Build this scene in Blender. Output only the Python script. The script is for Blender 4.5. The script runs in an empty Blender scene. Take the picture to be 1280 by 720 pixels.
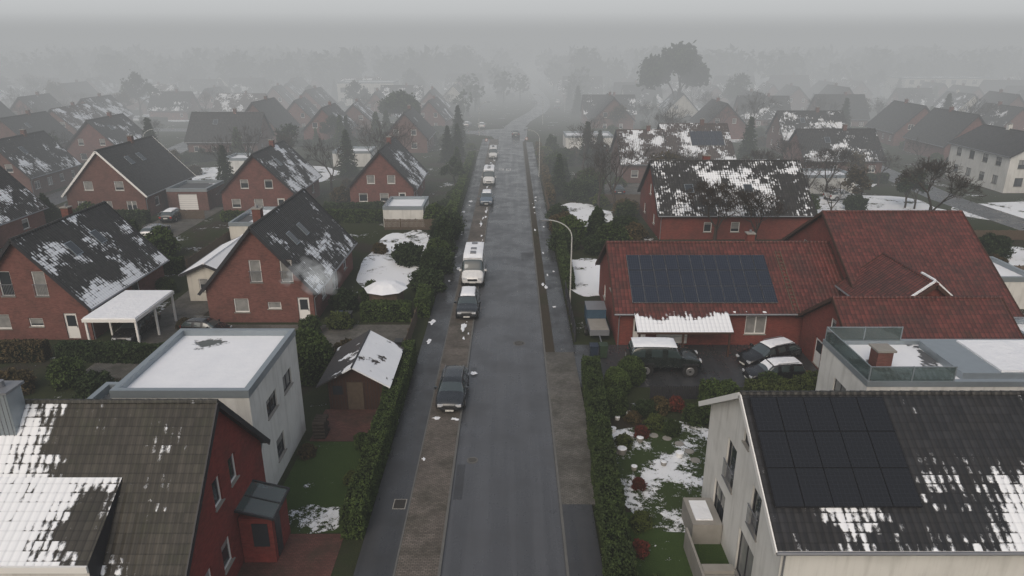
import bpy, math, random, bmesh
import numpy as np
from mathutils import Vector, Matrix, noise as mnoise
R=random.Random(11)
scn=bpy.context.scene
COL=scn.collection
# ------------------------------------------------------------------ node helper
class NT:
    def __init__(s,name,rough=0.7,spec=0.3,metal=0.0):
        m=bpy.data.materials.new(name); m.use_nodes=True
        s.m=m; s.t=m.node_tree; s.b=s.t.nodes['Principled BSDF']
        s.b.inputs['Roughness'].default_value=rough
        s.b.inputs['Specular IOR Level'].default_value=spec
        s.b.inputs['Metallic'].default_value=metal
    def set(s,sock,v):
        if isinstance(v,bpy.types.NodeSocket): s.t.links.new(v,sock)
        elif v is not None:
            if isinstance(v,(tuple,list)) and len(v)==3 and sock.type=='RGBA': v=(*v,1)
            sock.default_value=v
    def M(s,op,a,b=None,c=None,clamp=False):
        n=s.t.nodes.new('ShaderNodeMath'); n.operation=op; n.use_clamp=clamp
        s.set(n.inputs[0],a); s.set(n.inputs[1],b); s.set(n.inputs[2],c); return n.outputs[0]
    def noise(s,vec,scale,detail=3,rough=0.55,col=False):
        n=s.t.nodes.new('ShaderNodeTexNoise'); n.inputs['Scale'].default_value=scale
        n.inputs['Detail'].default_value=detail; n.inputs['Roughness'].default_value=rough
        if vec is not None: s.t.links.new(vec,n.inputs['Vector'])
        return n.outputs[1 if col else 0]
    def mix(s,f,a,b,blend='MIX'):
        n=s.t.nodes.new('ShaderNodeMix'); n.data_type='RGBA'; n.blend_type=blend
        s.set(n.inputs[0],f); s.set(n.inputs[6],a); s.set(n.inputs[7],b); return n.outputs[2]
    def ss(s,x,lo,hi,a=0.0,b=1.0):
        n=s.t.nodes.new('ShaderNodeMapRange'); n.interpolation_type='SMOOTHSTEP'
        s.set(n.inputs[0],x); s.set(n.inputs[1],lo); s.set(n.inputs[2],hi); s.set(n.inputs[3],a); s.set(n.inputs[4],b); return n.outputs[0]
    def uv(s):
        n=s.t.nodes.new('ShaderNodeTexCoord'); return n.outputs['UV']
    def obj(s):
        n=s.t.nodes.new('ShaderNodeTexCoord'); return n.outputs['Object']
    def pos(s):
        n=s.t.nodes.new('ShaderNodeNewGeometry'); return n.outputs['Position']
    def rnd(s):
        n=s.t.nodes.new('ShaderNodeObjectInfo'); return n.outputs['Random']
    def sep(s,v):
        n=s.t.nodes.new('ShaderNodeSeparateXYZ'); s.t.links.new(v,n.inputs[0]); return n.outputs
    def comb(s,x,y,z=0.0):
        n=s.t.nodes.new('ShaderNodeCombineXYZ'); s.set(n.inputs[0],x); s.set(n.inputs[1],y); s.set(n.inputs[2],z); return n.outputs[0]
    def vadd(s,a,b):
        n=s.t.nodes.new('ShaderNodeVectorMath'); n.operation='ADD'; s.set(n.inputs[0],a); s.set(n.inputs[1],b); return n.outputs[0]
    def bump(s,h,dist=0.02,st=1.0):
        n=s.t.nodes.new('ShaderNodeBump'); n.inputs['Distance'].default_value=dist; n.inputs['Strength'].default_value=st
        s.t.links.new(h,n.inputs['Height']); s.t.links.new(n.outputs[0],s.b.inputs['Normal'])
    def col(s,c): s.set(s.b.inputs['Base Color'],c)
    def ro(s,c): s.set(s.b.inputs['Roughness'],c)
SNOW=(0.80,0.83,0.87)
def plain(name,c,rough=0.6,spec=0.3,metal=0.0,var=0.25,sc=3.0):
    n=NT(name,rough,spec,metal)
    f=n.noise(n.obj(),sc,4)
    n.col(n.mix(f,tuple(x*(1-var) for x in c),tuple(min(1,x*(1+var)) for x in c)))
    return n.m
def weathered(name,c,streak=0.25):
    n=NT(name,0.85,0.2); p=n.obj(); o=n.sep(p)
    f=n.noise(n.comb(n.M('MULTIPLY',n.M('ADD',o[0],o[1]),3.0),n.M('MULTIPLY',o[2],0.25)),1.0,4,0.6); g=n.noise(p,0.7,4)
    col=n.mix(n.ss(f,0.45,0.75,0,streak),c,(0.16,0.16,0.14)); n.col(n.mix(n.ss(g,0.4,0.7,0,0.18),col,(0.2,0.2,0.18))); return n.m
def roof_mat(name,c1,c2,thr,gu=0.0,u0=0.0,gv=0.0,v0=0.0,tu=0.30,tv=0.36,moss=0.25,low=0.35):
    n=NT(name,0.6,0.3); uv=n.uv(); o=n.sep(uv)
    su=n.M('DIVIDE',o[0],tu); sv=n.M('DIVIDE',o[1],tv)
    cell=n.t.nodes.new('ShaderNodeTexWhiteNoise'); cell.noise_dimensions='2D'
    n.t.links.new(n.comb(n.M('FLOOR',su),n.M('FLOOR',sv)),cell.inputs['Vector']); cr=cell.outputs['Value']
    prof=n.M('COSINE',n.M('MULTIPLY',su,2*math.pi))
    fr=n.M('FRACT',sv)
    rr=n.M('MULTIPLY',n.rnd(),60.0)
    vv=n.vadd(uv,n.comb(rr,rr,rr))
    lo=n.noise(vv,low,2)
    st=n.noise(n.comb(n.M('MULTIPLY',n.M('ADD',o[0],rr),2.0),n.M('MULTIPLY',n.M('ADD',o[1],rr),1.1)),1.0,5,0.75)
    s=n.M('MULTIPLY',lo,1.35)
    s=n.M('MULTIPLY_ADD',st,0.75,s)
    s=n.M('MULTIPLY_ADD',cr,0.15,s)
    s=n.M('MULTIPLY_ADD',prof,-0.05,s)
    s=n.M('MULTIPLY_ADD',n.ss(fr,0.0,0.25),0.09,s)
    if gu: s=n.M('ADD',s,n.M('MULTIPLY',n.M('SUBTRACT',o[0],u0),gu))
    if gv: s=n.M('ADD',s,n.M('MULTIPLY',n.M('SUBTRACT',o[1],v0),gv))
    mask=n.ss(s,thr,thr+0.10)
    base=n.mix(cr,c1,c2)
    ms=n.noise(vv,1.3,4)
    base=n.mix(n.M('MULTIPLY',n.ss(ms,0.45,0.75),moss),base,(0.045,0.05,0.03))
    base=n.mix(n.ss(n.noise(vv,0.5,4,0.6),0.4,0.7,0.0,0.4),base,(0.03,0.027,0.025))
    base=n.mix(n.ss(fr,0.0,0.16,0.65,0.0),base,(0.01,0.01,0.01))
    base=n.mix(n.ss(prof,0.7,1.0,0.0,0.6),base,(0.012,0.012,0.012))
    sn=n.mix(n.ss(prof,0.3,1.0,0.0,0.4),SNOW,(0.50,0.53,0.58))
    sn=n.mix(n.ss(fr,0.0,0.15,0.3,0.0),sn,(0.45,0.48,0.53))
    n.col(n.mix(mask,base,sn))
    n.ro(n.M('MULTIPLY_ADD',mask,0.3,0.55))
    h=n.M('ADD',n.M('MULTIPLY',prof,-0.5),n.M('MULTIPLY',fr,-0.9))
    h=n.M('MULTIPLY_ADD',mask,1.4,n.M('MULTIPLY',h,n.M('SUBTRACT',1.0,n.M('MULTIPLY',mask,0.6))))
    n.bump(h,0.04,1.0)
    return n.m
def brick_mat(name,c1,c2,mort=(0.16,0.13,0.12)):
    n=NT(name,0.85,0.2); b=n.t.nodes.new('ShaderNodeTexBrick')
    n.t.links.new(n.uv(),b.inputs['Vector']); b.inputs['Scale'].default_value=1.0
    b.inputs['Brick Width'].default_value=0.25; b.inputs['Row Height'].default_value=0.083; b.inputs['Mortar Size'].default_value=0.006
    b.inputs['Color1'].default_value=(*c1,1); b.inputs['Color2'].default_value=(*c2,1); b.inputs['Mortar'].default_value=(*mort,1)
    w=n.noise(n.uv(),0.5,5,0.6); w2=n.noise(n.uv(),4.0,3,0.6)
    col=n.mix(n.ss(w,0.35,0.7,0.0,0.45),b.outputs['Color'],(0.05,0.035,0.03))
    n.col(n.mix(n.ss(w2,0.45,0.7,0.0,0.3),col,tuple(x*1.4 for x in c2)))
    return n.m
def flat_mat(name,c,thr,sc=0.25):
    n=NT(name,0.8,0.2); p=n.pos(); f=n.noise(p,sc,4,0.5); f2=n.noise(p,4.0,3); f3=n.noise(p,0.8,3)
    s=n.M('MULTIPLY_ADD',f2,0.12,f); m=n.ss(s,thr,thr+0.03)
    n.col(n.mix(m,n.mix(f2,c,tuple(x*1.5 for x in c)),n.mix(f3,(0.68,0.71,0.76),(0.84,0.86,0.89)))); n.bump(n.M('MULTIPLY_ADD',f2,0.3,m),0.06); return n.m
def ground_mat(name,g1,g2,soil,sthr,sc=0.22,fine=2.0,soilf=0.5):
    n=NT(name,0.95,0.1); p=n.pos()
    a=n.noise(p,0.15,4); b=n.noise(p,1.5,4); c=n.noise(p,14.0,3,0.7)
    base=n.mix(b,g1,g2); base=n.mix(n.ss(a,soilf,soilf+0.12),base,soil)
    base=n.mix(n.M('MULTIPLY',c,0.75),base,(0.02,0.022,0.015))
    s=n.noise(p,sc,3); s=n.M('MULTIPLY_ADD',n.noise(p,fine,5,0.75),0.7,s); s=n.M('MULTIPLY_ADD',c,0.35,s)
    m=n.ss(s,sthr,sthr+0.05)
    n.col(n.mix(m,base,SNOW)); n.bump(n.M('ADD',c,m),0.05); return n.m
# ------------------------------------------------------------------ materials
DARK1=(0.025,0.024,0.024); DARK2=(0.046,0.044,0.043)
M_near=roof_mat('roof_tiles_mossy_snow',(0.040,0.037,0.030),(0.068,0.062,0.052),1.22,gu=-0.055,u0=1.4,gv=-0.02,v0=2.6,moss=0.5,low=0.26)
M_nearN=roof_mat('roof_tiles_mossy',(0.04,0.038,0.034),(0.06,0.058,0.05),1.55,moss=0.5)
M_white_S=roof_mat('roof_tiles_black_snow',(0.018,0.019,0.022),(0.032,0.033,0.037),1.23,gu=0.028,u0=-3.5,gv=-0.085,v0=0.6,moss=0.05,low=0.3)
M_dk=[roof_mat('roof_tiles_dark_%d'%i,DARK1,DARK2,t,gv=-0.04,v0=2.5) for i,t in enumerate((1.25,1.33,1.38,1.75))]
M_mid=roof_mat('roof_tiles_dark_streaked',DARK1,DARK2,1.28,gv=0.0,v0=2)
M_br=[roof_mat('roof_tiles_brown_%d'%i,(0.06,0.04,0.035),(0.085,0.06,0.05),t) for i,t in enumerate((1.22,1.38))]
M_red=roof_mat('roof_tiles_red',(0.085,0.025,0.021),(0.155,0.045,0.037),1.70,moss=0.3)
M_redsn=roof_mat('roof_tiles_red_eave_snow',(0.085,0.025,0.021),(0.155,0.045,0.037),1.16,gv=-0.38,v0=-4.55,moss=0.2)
B_red=brick_mat('brick_red',(0.165,0.027,0.024),(0.22,0.041,0.035),(0.13,0.055,0.045))
B_mid=brick_mat('brick_redbrown',(0.130,0.050,0.043),(0.185,0.075,0.064),(0.13,0.105,0.095))
B_dark=brick_mat('brick_brown',(0.115,0.054,0.045),(0.155,0.075,0.063),(0.13,0.105,0.095))
B_cx=brick_mat('brick_crimson',(0.145,0.032,0.026),(0.20,0.049,0.038),(0.16,0.10,0.085))
PL_w=weathered('white_render',(0.64,0.64,0.62))
PL_c=weathered('cream_render',(0.55,0.53,0.48))
PVC=plain('white_frame',(0.75,0.75,0.74),0.4,0.4,var=0.03)
DKF=plain('dark_frame',(0.03,0.03,0.035),0.5)
GREY=plain('grey_metal',(0.20,0.21,0.23),0.45,0.4,0.3,var=0.15)
ZINC=plain('zinc',(0.27,0.31,0.34),0.4,0.5,0.4,var=0.1)
CONC=plain('concrete',(0.26,0.25,0.23),0.9,0.2,var=0.2,sc=2)
WOOD=plain('dark_wood',(0.055,0.028,0.02),0.8,var=0.3,sc=6)
FENCE=plain('weathered_wood',(0.10,0.075,0.055),0.85,var=0.3,sc=5)
GL=NT('window_glass',0.06,0.6); GL.col((0.03,0.036,0.043)); GL=GL.m
CURT=NT('curtained_glass',0.15,0.6); CURT.col(CURT.mix(CURT.noise(CURT.obj(),2.0,2),(0.12,0.125,0.13),(0.34,0.34,0.33))); CURT=CURT.m
GLB=NT('glass_green',0.05,0.6); GLB.col((0.16,0.21,0.21)); GLB.b.inputs['Transmission Weight'].default_value=0.6; GLB=GLB.m
SN=NT('snow',0.9,0.2); SN.col(SN.mix(SN.noise(SN.obj(),1.5,4),(0.70,0.73,0.78),(0.84,0.86,0.89))); SN.bump(SN.noise(SN.obj(),3.0,5),0.08); SN=SN.m
def pv_mat(name,line,c):
    n=NT(name,0.25,0.4); o=n.sep(n.uv())
    a=n.M('FRACT',n.M('DIVIDE',o[0],0.17)); b=n.M('FRACT',n.M('DIVIDE',o[1],0.17))
    l=n.M('MAXIMUM',n.ss(a,0.90,0.96),n.ss(b,0.90,0.96))
    n.col(n.mix(n.M('MULTIPLY',l,line),c,(0.10,0.12,0.16))); return n.m
PVB=pv_mat('solar_cells_blue',0.8,(0.010,0.014,0.026)); PVK=pv_mat('solar_cells_black',0.08,(0.010,0.011,0.014))
FL_snow=flat_mat('flat_roof_snow',(0.09,0.10,0.10),0.38,0.16)
FL_part=flat_mat('flat_roof_part_snow',(0.08,0.085,0.09),0.54)
FL_full=flat_mat('flat_roof_full_snow',(0.1,0.1,0.1),0.25)
# ------------------------------------------------------------------ mesh builder
class MB:
    def __init__(s): s.v=[];s.f=[];s.m=[];s.mats=[]
    def mi(s,mat):
        if mat not in s.mats: s.mats.append(mat)
        return s.mats.index(mat)
    def poly(s,pts,mat):
        i=len(s.v); s.v+=[tuple(p) for p in pts]; s.f.append(list(range(i,i+len(pts)))); s.m.append(s.mi(mat))
    def bb(s,O,U,V,N,u0,u1,v0,v1,n0,n1,mat,skip=()):
        O=Vector(O);U=Vector(U);V=Vector(V);N=Vector(N)
        def P(a,b,c): return O+U*a+V*b+N*c
        F={'n1':[(u0,v0,n1),(u1,v0,n1),(u1,v1,n1),(u0,v1,n1)],'n0':[(u0,v1,n0),(u1,v1,n0),(u1,v0,n0),(u0,v0,n0)],
           'v0':[(u0,v0,n0),(u1,v0,n0),(u1,v0,n1),(u0,v0,n1)],'v1':[(u1,v1,n0),(u0,v1,n0),(u0,v1,n1),(u1,v1,n1)],
           'u0':[(u0,v1,n0),(u0,v0,n0),(u0,v0,n1),(u0,v1,n1)],'u1':[(u1,v0,n0),(u1,v1,n0),(u1,v1,n1),(u1,v0,n1)]}
        for k,q in F.items():
            if k not in skip: s.poly([P(*t) for t in q],mat)
    def box(s,x0,x1,y0,y1,z0,z1,mat,skip=()):
        s.bb((0,0,0),(1,0,0),(0,1,0),(0,0,1),x0,x1,y0,y1,z0,z1,mat,skip)
    def beam(s,p0,p1,w,h,mat):
        p0=Vector(p0);p1=Vector(p1);d=p1-p0;L=d.length;d=d/L
        up=Vector((0,0,1)) if abs(d.z)<0.95 else Vector((0,1,0))
        u=d.cross(up).normalized(); n=u.cross(d)
        s.bb(p0,d,-u,n,0,L,-w/2,w/2,-h/2,h/2,mat)
    def cyl(s,p0,p1,r0,r1,n,mat,caps=True):
        p0=Vector(p0);p1=Vector(p1);d=(p1-p0).normalized()
        up=Vector((0,0,1)) if abs(d.z)<0.95 else Vector((0,1,0))
        a=d.cross(up).normalized(); b=a.cross(d)
        c=[(math.cos(2*math.pi*i/n),math.sin(2*math.pi*i/n)) for i in range(n)]
        A=[p0+(a*x+b*y)*r0 for x,y in c];B=[p1+(a*x+b*y)*r1 for x,y in c]
        for i in range(n):
            j=(i+1)%n; s.poly([A[j],A[i],B[i],B[j]],mat)
        if caps:
            s.poly(A,mat); s.poly(B[::-1],mat)
    def merge(s,p):
        o=len(s.v); s.v+=p.v
        for f,m in zip(p.f,p.m): s.f.append([i+o for i in f]); s.m.append(s.mi(p.mats[m]))
    def mesh(s,name):
        me=bpy.data.meshes.new(name); me.from_pydata(s.v,[],s.f); me.update()
        for m in s.mats: me.materials.append(m)
        me.polygons.foreach_set('material_index',s.m)
        uvl=me.uv_layers.new(name='UVMap').data
        Z=Vector((0,0,1))
        for p in me.polygons:
            n=p.normal
            if abs(n.z)>0.98: U=Vector((1,0,0));V=Vector((0,1,0))
            else:
                U=Z.cross(n).normalized(); V=n.cross(U)
            for li in p.loop_indices:
                c=me.vertices[me.loops[li].vertex_index].co
                uvl[li].uv=(c.dot(U),c.dot(V))
        return me
    def build(s,name,parent=None,smooth=False,weld=False):
        if not s.f: return None
        me=s.mesh(name)
        if weld:
            b=bmesh.new(); b.from_mesh(me); bmesh.ops.remove_doubles(b,verts=b.verts,dist=0.001); b.to_mesh(me); b.free()
        if smooth: me.polygons.foreach_set('use_smooth',[True]*len(me.polygons))
        o=bpy.data.objects.new(name,me); COL.objects.link(o)
        if parent: o.parent=parent
        return o
def empty(name,x,y,z=0,rot=0):
    e=bpy.data.objects.new(name,None); COL.objects.link(e); e.location=(x,y,z); e.rotation_euler=(0,0,math.radians(rot)); e.empty_display_size=0.5; return e
def clip(poly,axis,val,keep_greater):
    out=[]
    for i in range(len(poly)):
        a=poly[i];b=poly[(i+1)%len(poly)]
        da=(a[axis]-val)*(1 if keep_greater else -1); db=(b[axis]-val)*(1 if keep_greater else -1)
        if da>=0: out.append(a)
        if da*db<0:
            t=da/(da-db); out.append((a[0]+(b[0]-a[0])*t,a[1]+(b[1]-a[1])*t))
    return out
def wall(mb,wb,O,n,outline,ops,mat,frame=PVC,rg=R):
    O=Vector(O);N=Vector(n);Z=Vector((0,0,1));U=Z.cross(N)
    us=sorted({p[0] for p in outline}|{o[0]-o[2]/2 for o in ops}|{o[0]+o[2]/2 for o in ops})
    zs=sorted({p[1] for p in outline}|{o[1] for o in ops}|{o[1]+o[3] for o in ops})
    P=lambda u,z,d=0:O+U*u+Z*z-N*d
    for i in range(len(us)-1):
        for j in range(len(zs)-1):
            uc=(us[i]+us[i+1])/2;zc=(zs[j]+zs[j+1])/2
            if any(abs(uc-o[0])<o[2]/2 and o[1]<zc<o[1]+o[3] for o in ops): continue
            q=clip(clip(clip(clip(outline,0,us[i],True),0,us[i+1],False),1,zs[j],True),1,zs[j+1],False)
            if len(q)>=3:
                ar=abs(sum(q[k][0]*q[(k+1)%len(q)][1]-q[(k+1)%len(q)][0]*q[k][1] for k in range(len(q))))
                if ar>1e-4: mb.poly([P(a,b) for a,b in q],mat)
    for o in ops:
        u,z,w,h=o[:4]; kind=o[4] if len(o)>4 else 'win'
        a,b=u-w/2,u+w/2; t=z+h; D=0.15
        mb.poly([P(a,z),P(b,z),P(b,z,D),P(a,z,D)],CONC); mb.poly([P(a,t,D),P(b,t,D),P(b,t),P(a,t)],mat)
        mb.poly([P(a,z,D),P(a,t,D),P(a,t),P(a,z)],mat); mb.poly([P(b,z),P(b,t),P(b,t,D),P(b,z,D)],mat)
        f=0.07
        bx=lambda u0,u1,v0,v1,n0,n1,m:wb.bb(O,U,Z,N,u0,u1,v0,v1,n0,n1,m)
        if kind=='garage':
            bx(a,b,z,t,-D,-D+0.04,PVC)
            k=z+0.25
            while k<t-0.1: bx(a+0.02,b-0.02,k,k+0.02,-D+0.04,-D+0.05,GREY); k+=0.3
            continue
        if kind=='door':
            bx(a,b,z,t,-D,-D+0.05,frame); bx(a+0.15,b-0.15,z+1.0,t-0.2,-D+0.05,-D+0.065,GL); bx(b-0.14,b-0.10,z+0.9,z+1.1,-D+0.05,-D+0.10,GREY); continue
        bx(a,a+f,z,t,-D,-D+0.07,frame);bx(b-f,b,z,t,-D,-D+0.07,frame);bx(a+f,b-f,z,z+f,-D,-D+0.07,frame);bx(a+f,b-f,t-f,t,-D,-D+0.07,frame)
        nm=max(1,round(w/0.8))
        for k in range(1,nm):
            c=a+w*k/nm; bx(c-f/2,c+f/2,z+f,t-f,-D,-D+0.065,frame)
        g=rg.random()
        wb.poly([P(a+f,z+f,D-0.03),P(b-f,z+f,D-0.03),P(b-f,t-f,D-0.03),P(a+f,t-f,D-0.03)],CURT if g<0.3 else GL)
        if kind=='win' and g>0.5: bx(a+f,b-f,t-f-(0.15+0.5*rg.random())*h,t-f,-D+0.035,-D+0.045,CURT)
        bx(a-0.06,b+0.06,z-0.06,z-0.002,-0.1,0.06,CONC)
        if kind=='french':
            bx(a-0.05,b+0.05,z+0.95,z+1.0,0.08,0.12,GREY);bx(a-0.05,b+0.05,z+0.05,z+0.09,0.08,0.12,GREY)
            k=a
            while k<=b: bx(k-0.01,k+0.01,z+0.09,z+0.95,0.09,0.11,GREY); k+=0.12
FOOT=[]
def rwin(rg,L,levels=(1.0,),dens=3.0,w=1.1,h=1.2):
    ops=[]; n=max(1,int(L/dens))
    for z in levels:
        for i in range(n):
            if rg.random()<0.85: ops.append((-L/2+L*(i+0.5)/n,z,w*(0.8+0.4*rg.random()),h))
    return ops
def house_parts(L,W,he,hr,wm,rS,rN,ops,oh=0.45,go=0.35,chim=((1.5,0.0,0.6),),sky=(),verge=DKF,ridge=None,frame=PVC,rg=R,pv=()):
    wb=MB();wi=MB();rf=MB();tr=MB()
    h2=W/2;t=(hr-he)/h2
    rect=[(-L/2,0),(L/2,0),(L/2,he),(-L/2,he)]
    gab=[(-h2,0),(h2,0),(h2,he),(0,hr),(-h2,he)]
    wall(wb,wi,(0,-h2,0),(0,-1,0),rect,ops.get('S',[]),wm,frame,rg)
    wall(wb,wi,(0,h2,0),(0,1,0),rect,ops.get('N',[]),wm,frame,rg)
    wall(wb,wi,(L/2,0,0),(1,0,0),gab,ops.get('E',[]),wm,frame,rg)
    wall(wb,wi,(-L/2,0,0),(-1,0,0),gab,ops.get('W',[]),wm,frame,rg)
    th=0.16; X=L/2+go; Y=h2+oh
    cs=1/math.sqrt(1+t*t); nS=Vector((0,-t*cs,cs)); vS=Vector((0,cs,t*cs)); nN=Vector((0,t*cs,cs)); vN=Vector((0,-cs,t*cs))
    top=hr+th+0.02
    sl=Y/cs
    for nn,vv,mt,sg in ((nS,vS,rS,-1),(nN,vN,rN,1)):
        O=Vector((0,0,top)); U=Vector((1,0,0)) if sg<0 else Vector((-1,0,0))
        rf.poly([O-U*X-vv*sl,O+U*X-vv*sl,O+U*X,O-U*X],mt)
        O2=O-Vector((0,0,th))
        tr.poly([O2-U*X,O2+U*X,O2+U*X-vv*sl,O2-U*X-vv*sl],verge)
        tr.poly([O2-U*X-vv*sl,O2+U*X-vv*sl,O+U*X-vv*sl,O-U*X-vv*sl],verge)
        for e in (-1,1):
            a=O+U*(e*X)+Vector((0,0,-0.08)); b=a-vv*sl
            tr.beam(a+Vector((0,0,-0.02)),b+Vector((0,0,-0.02)),0.05,0.24,verge)
        g=O-vv*sl+Vector((0,sg*0.06,-0.06))
        tr.cyl(g-U*X,g+U*X,0.07,0.07,6,GREY)
        dp=g-U*(L/2-0.1)
        tr.cyl(dp,(dp.x,sg*(h2+0.06),dp.z-0.5),0.04,0.04,6,GREY,False)
        tr.cyl((dp.x,sg*(h2+0.06),dp.z-0.5),(dp.x,sg*(h2+0.06),0),0.04,0.04,6,GREY,False)
    n=int(2*X/0.4)
    rm=ridge or rN
    for i in range(n):
        x=-X+2*X*i/n; rf.cyl((x,0,top-0.02),(x+2*X/n,0,top-0.02),0.12,0.105,6,rm,True)
    def slope(side): return (nS,vS,Vector((1,0,0))) if side=='S' else (nN,vN,Vector((-1,0,0)))
    for c in chim:
        cx,cy,sz=c[:3]; hh=hr+0.9-0.3*abs(cy); cm=c[3] if len(c)>3 else wm
        wb.box(cx-sz/2,cx+sz/2,cy-sz/2,cy+sz/2,hr-t*abs(cy)-0.6,hh,cm); wb.box(cx-sz/2-.06,cx+sz/2+.06,cy-sz/2-.06,cy+sz/2+.06,hh,hh+0.08,CONC)
        wb.cyl((cx,cy,hh+0.08),(cx,cy,hh+0.3),0.1,0.1,8,GREY)
    for (side,x,s,w,hh) in sky:
        nn,vv,U=slope(side); O=Vector((x,0,top))-vv*s
        tr.bb(O,U,vv,nn,-w/2-.06,w/2+.06,-hh-.06,.06,-0.02,0.06,ZINC); tr.bb(O,U,vv,nn,-w/2,w/2,-hh,0,0.06,0.075,GL)
    pvb=MB()
    for (side,x0,s0,nc,nr,pw,ph,mt) in pv:
        nn,vv,U=slope(side)
        O=Vector((x0,0,top))-vv*s0
        fr=GREY if mt is PVB else DKF; gp=.012 if mt is PVB else .005; fe=.02 if mt is PVB else .014
        for i in range(nc):
            for j in range(nr):
                if side=='S': q=(i*pw+gp,(i+1)*pw-gp)
                else: q=(-(i+1)*pw+gp,-i*pw-gp)
                pvb.bb(O,U,vv,nn,q[0],q[1],-(j+1)*ph+gp,-j*ph-gp,0.07,0.115,fr,('n1',))
                pvb.bb(O,U,vv,nn,q[0]+fe,q[1]-fe,-(j+1)*ph+gp+fe,-j*ph-gp-fe,0.112,0.117,mt)
        pvb.bb(O,U,vv,nn,0 if side=='S' else -nc*pw,nc*pw if side=='S' else 0,-nr*ph,0,0.03,0.069,fr)
    return wb,wi,rf,tr,pvb
def house(x,y,L,W,he,hr,rot=0,wm=B_mid,rS=None,rN=None,ops={},name='brick_house',**k):
    e=empty(name,x,y,0,rot)
    wb,wi,rf,tr,pvb=house_parts(L,W,he,hr,wm,rS or M_dk[1],rN or M_dk[3],ops,**k)
    wb.build('walls',e);wi.build('windows_and_doors',e);rf.build('tiled_roof',e);tr.build('eaves_and_gutters',e);pvb.build('solar_panels',e)
    a,b=(L,W) if rot%180==0 else (W,L)
    FOOT.append((x-a/2-1,x+a/2+1,y-b/2-1,y+b/2+1))
    return e
def flat_building(name,x0,x1,y0,y1,h,wm,rm,ops={},par=0.35,cap=ZINC,frame=DKF,parent=None,z0=0):
    e=parent or empty(name,(x0+x1)/2,(y0+y1)/2,0); cx,cy=(0,0)
    a=(x1-x0)/2;b=(y1-y0)/2; wb=MB();wi=MB();rf=MB()
    if parent: cx,cy=(x0+x1)/2-parent.location.x,(y0+y1)/2-parent.location.y
    RX=[(-a,z0),(a,z0),(a,h),(-a,h)];RY=[(-b,z0),(b,z0),(b,h),(-b,h)]
    wall(wb,wi,(cx,cy-b,0),(0,-1,0),RX,ops.get('S',[]),wm,frame);wall(wb,wi,(cx,cy+b,0),(0,1,0),RX,ops.get('N',[]),wm,frame)
    wall(wb,wi,(cx+a,cy,0),(1,0,0),RY,ops.get('E',[]),wm,frame);wall(wb,wi,(cx-a,cy,0),(-1,0,0),RY,ops.get('W',[]),wm,frame)
    rf.poly([(cx-a+.25,cy-b+.25,h-par),(cx+a-.25,cy-b+.25,h-par),(cx+a-.25,cy+b-.25,h-par),(cx-a+.25,cy+b-.25,h-par)],rm)
    for q in ((cx-a-.03,cx+a+.03,cy-b-.03,cy-b+.25),(cx-a-.03,cx+a+.03,cy+b-.25,cy+b+.03),(cx-a-.03,cx-a+.25,cy-b+.25,cy+b-.25),(cx+a-.25,cx+a+.03,cy-b+.25,cy+b-.25)):
        rf.box(*q,h-par-0.05,h+0.04,cap)
    wb.build('walls',e);wi.build('windows',e);rf.build('flat_roof',e)
    FOOT.append((x0-1,x1+1,y0-1,y1+1)); return e
# ------------------------------------------------------------------ numpy foliage
def np_mesh(name,V,Q,mats,mi=None):
    me=bpy.data.meshes.new(name); k=Q.shape[1]
    me.vertices.add(len(V)); me.vertices.foreach_set('co',V.astype(np.float32).ravel())
    me.loops.add(Q.size); me.loops.foreach_set('vertex_index',Q.astype(np.int32).ravel())
    me.polygons.add(len(Q)); me.polygons.foreach_set('loop_start',np.arange(0,Q.size,k,dtype=np.int32))
    try: me.polygons.foreach_set('loop_total',np.full(len(Q),k,dtype=np.int32))
    except Exception: pass
    for m in mats: me.materials.append(m)
    if mi is not None: me.polygons.foreach_set('material_index',mi.astype(np.int32))
    me.update(calc_edges=True); me.validate(); return me
def leaves(P,size,rs):
    N=len(P); a=rs.normal(size=(N,3)); a/=np.linalg.norm(a,axis=1)[:,None]
    c=rs.normal(size=(N,3)); b=np.cross(a,c); b/=np.linalg.norm(b,axis=1)[:,None]+1e-9
    s=(size*(0.6+0.8*rs.random(N)))[:,None]
    V=np.stack([P-a*s,P-b*s*.55,P+a*s,P+b*s*.55],1).reshape(-1,3)
    return V,np.arange(4*N).reshape(N,4)
def segs_mesh(S,n=3):
    S=np.array(S); p0=S[:,0:3];p1=S[:,3:6];r0=S[:,6];r1=S[:,7]; d=p1-p0; d/=np.linalg.norm(d,axis=1)[:,None]+1e-9
    up=np.where(np.abs(d[:,2:3])<.9,np.array([[0,0,1.]]),np.array([[1.,0,0]])); a=np.cross(d,up); a/=np.linalg.norm(a,axis=1)[:,None]; b=np.cross(a,d)
    V=[]
    for p,r in ((p0,r0),(p1,r1)):
        for i in range(n):
            t=2*math.pi*i/n; V.append(p+(a*math.cos(t)+b*math.sin(t))*r[:,None])
    V=np.stack(V,1); K=len(S); V=V.reshape(-1,3); base=(np.arange(K)*2*n)[:,None]
    Q=np.concatenate([base+np.array([[ (i+1)%n, i, n+i, n+(i+1)%n]]) for i in range(n)],0)
    return V,Q
def leafmat(name,a,b,c=(0.012,0.018,0.009)):
    n=NT(name,0.75,0.2); p=n.obj(); f=n.noise(p,1.3,3); g=n.noise(p,9.0,3,0.7)
    col=n.mix(n.ss(g,0.3,0.7),a,b); col=n.mix(n.ss(f,0.38,0.62,0.5,0.0),col,c)
    k=n.mix(n.rnd(),(0.75,0.72,0.7),(1.25,1.2,1.0)); n.col(n.mix(1.0,col,k,'MULTIPLY')); return n.m
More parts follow.
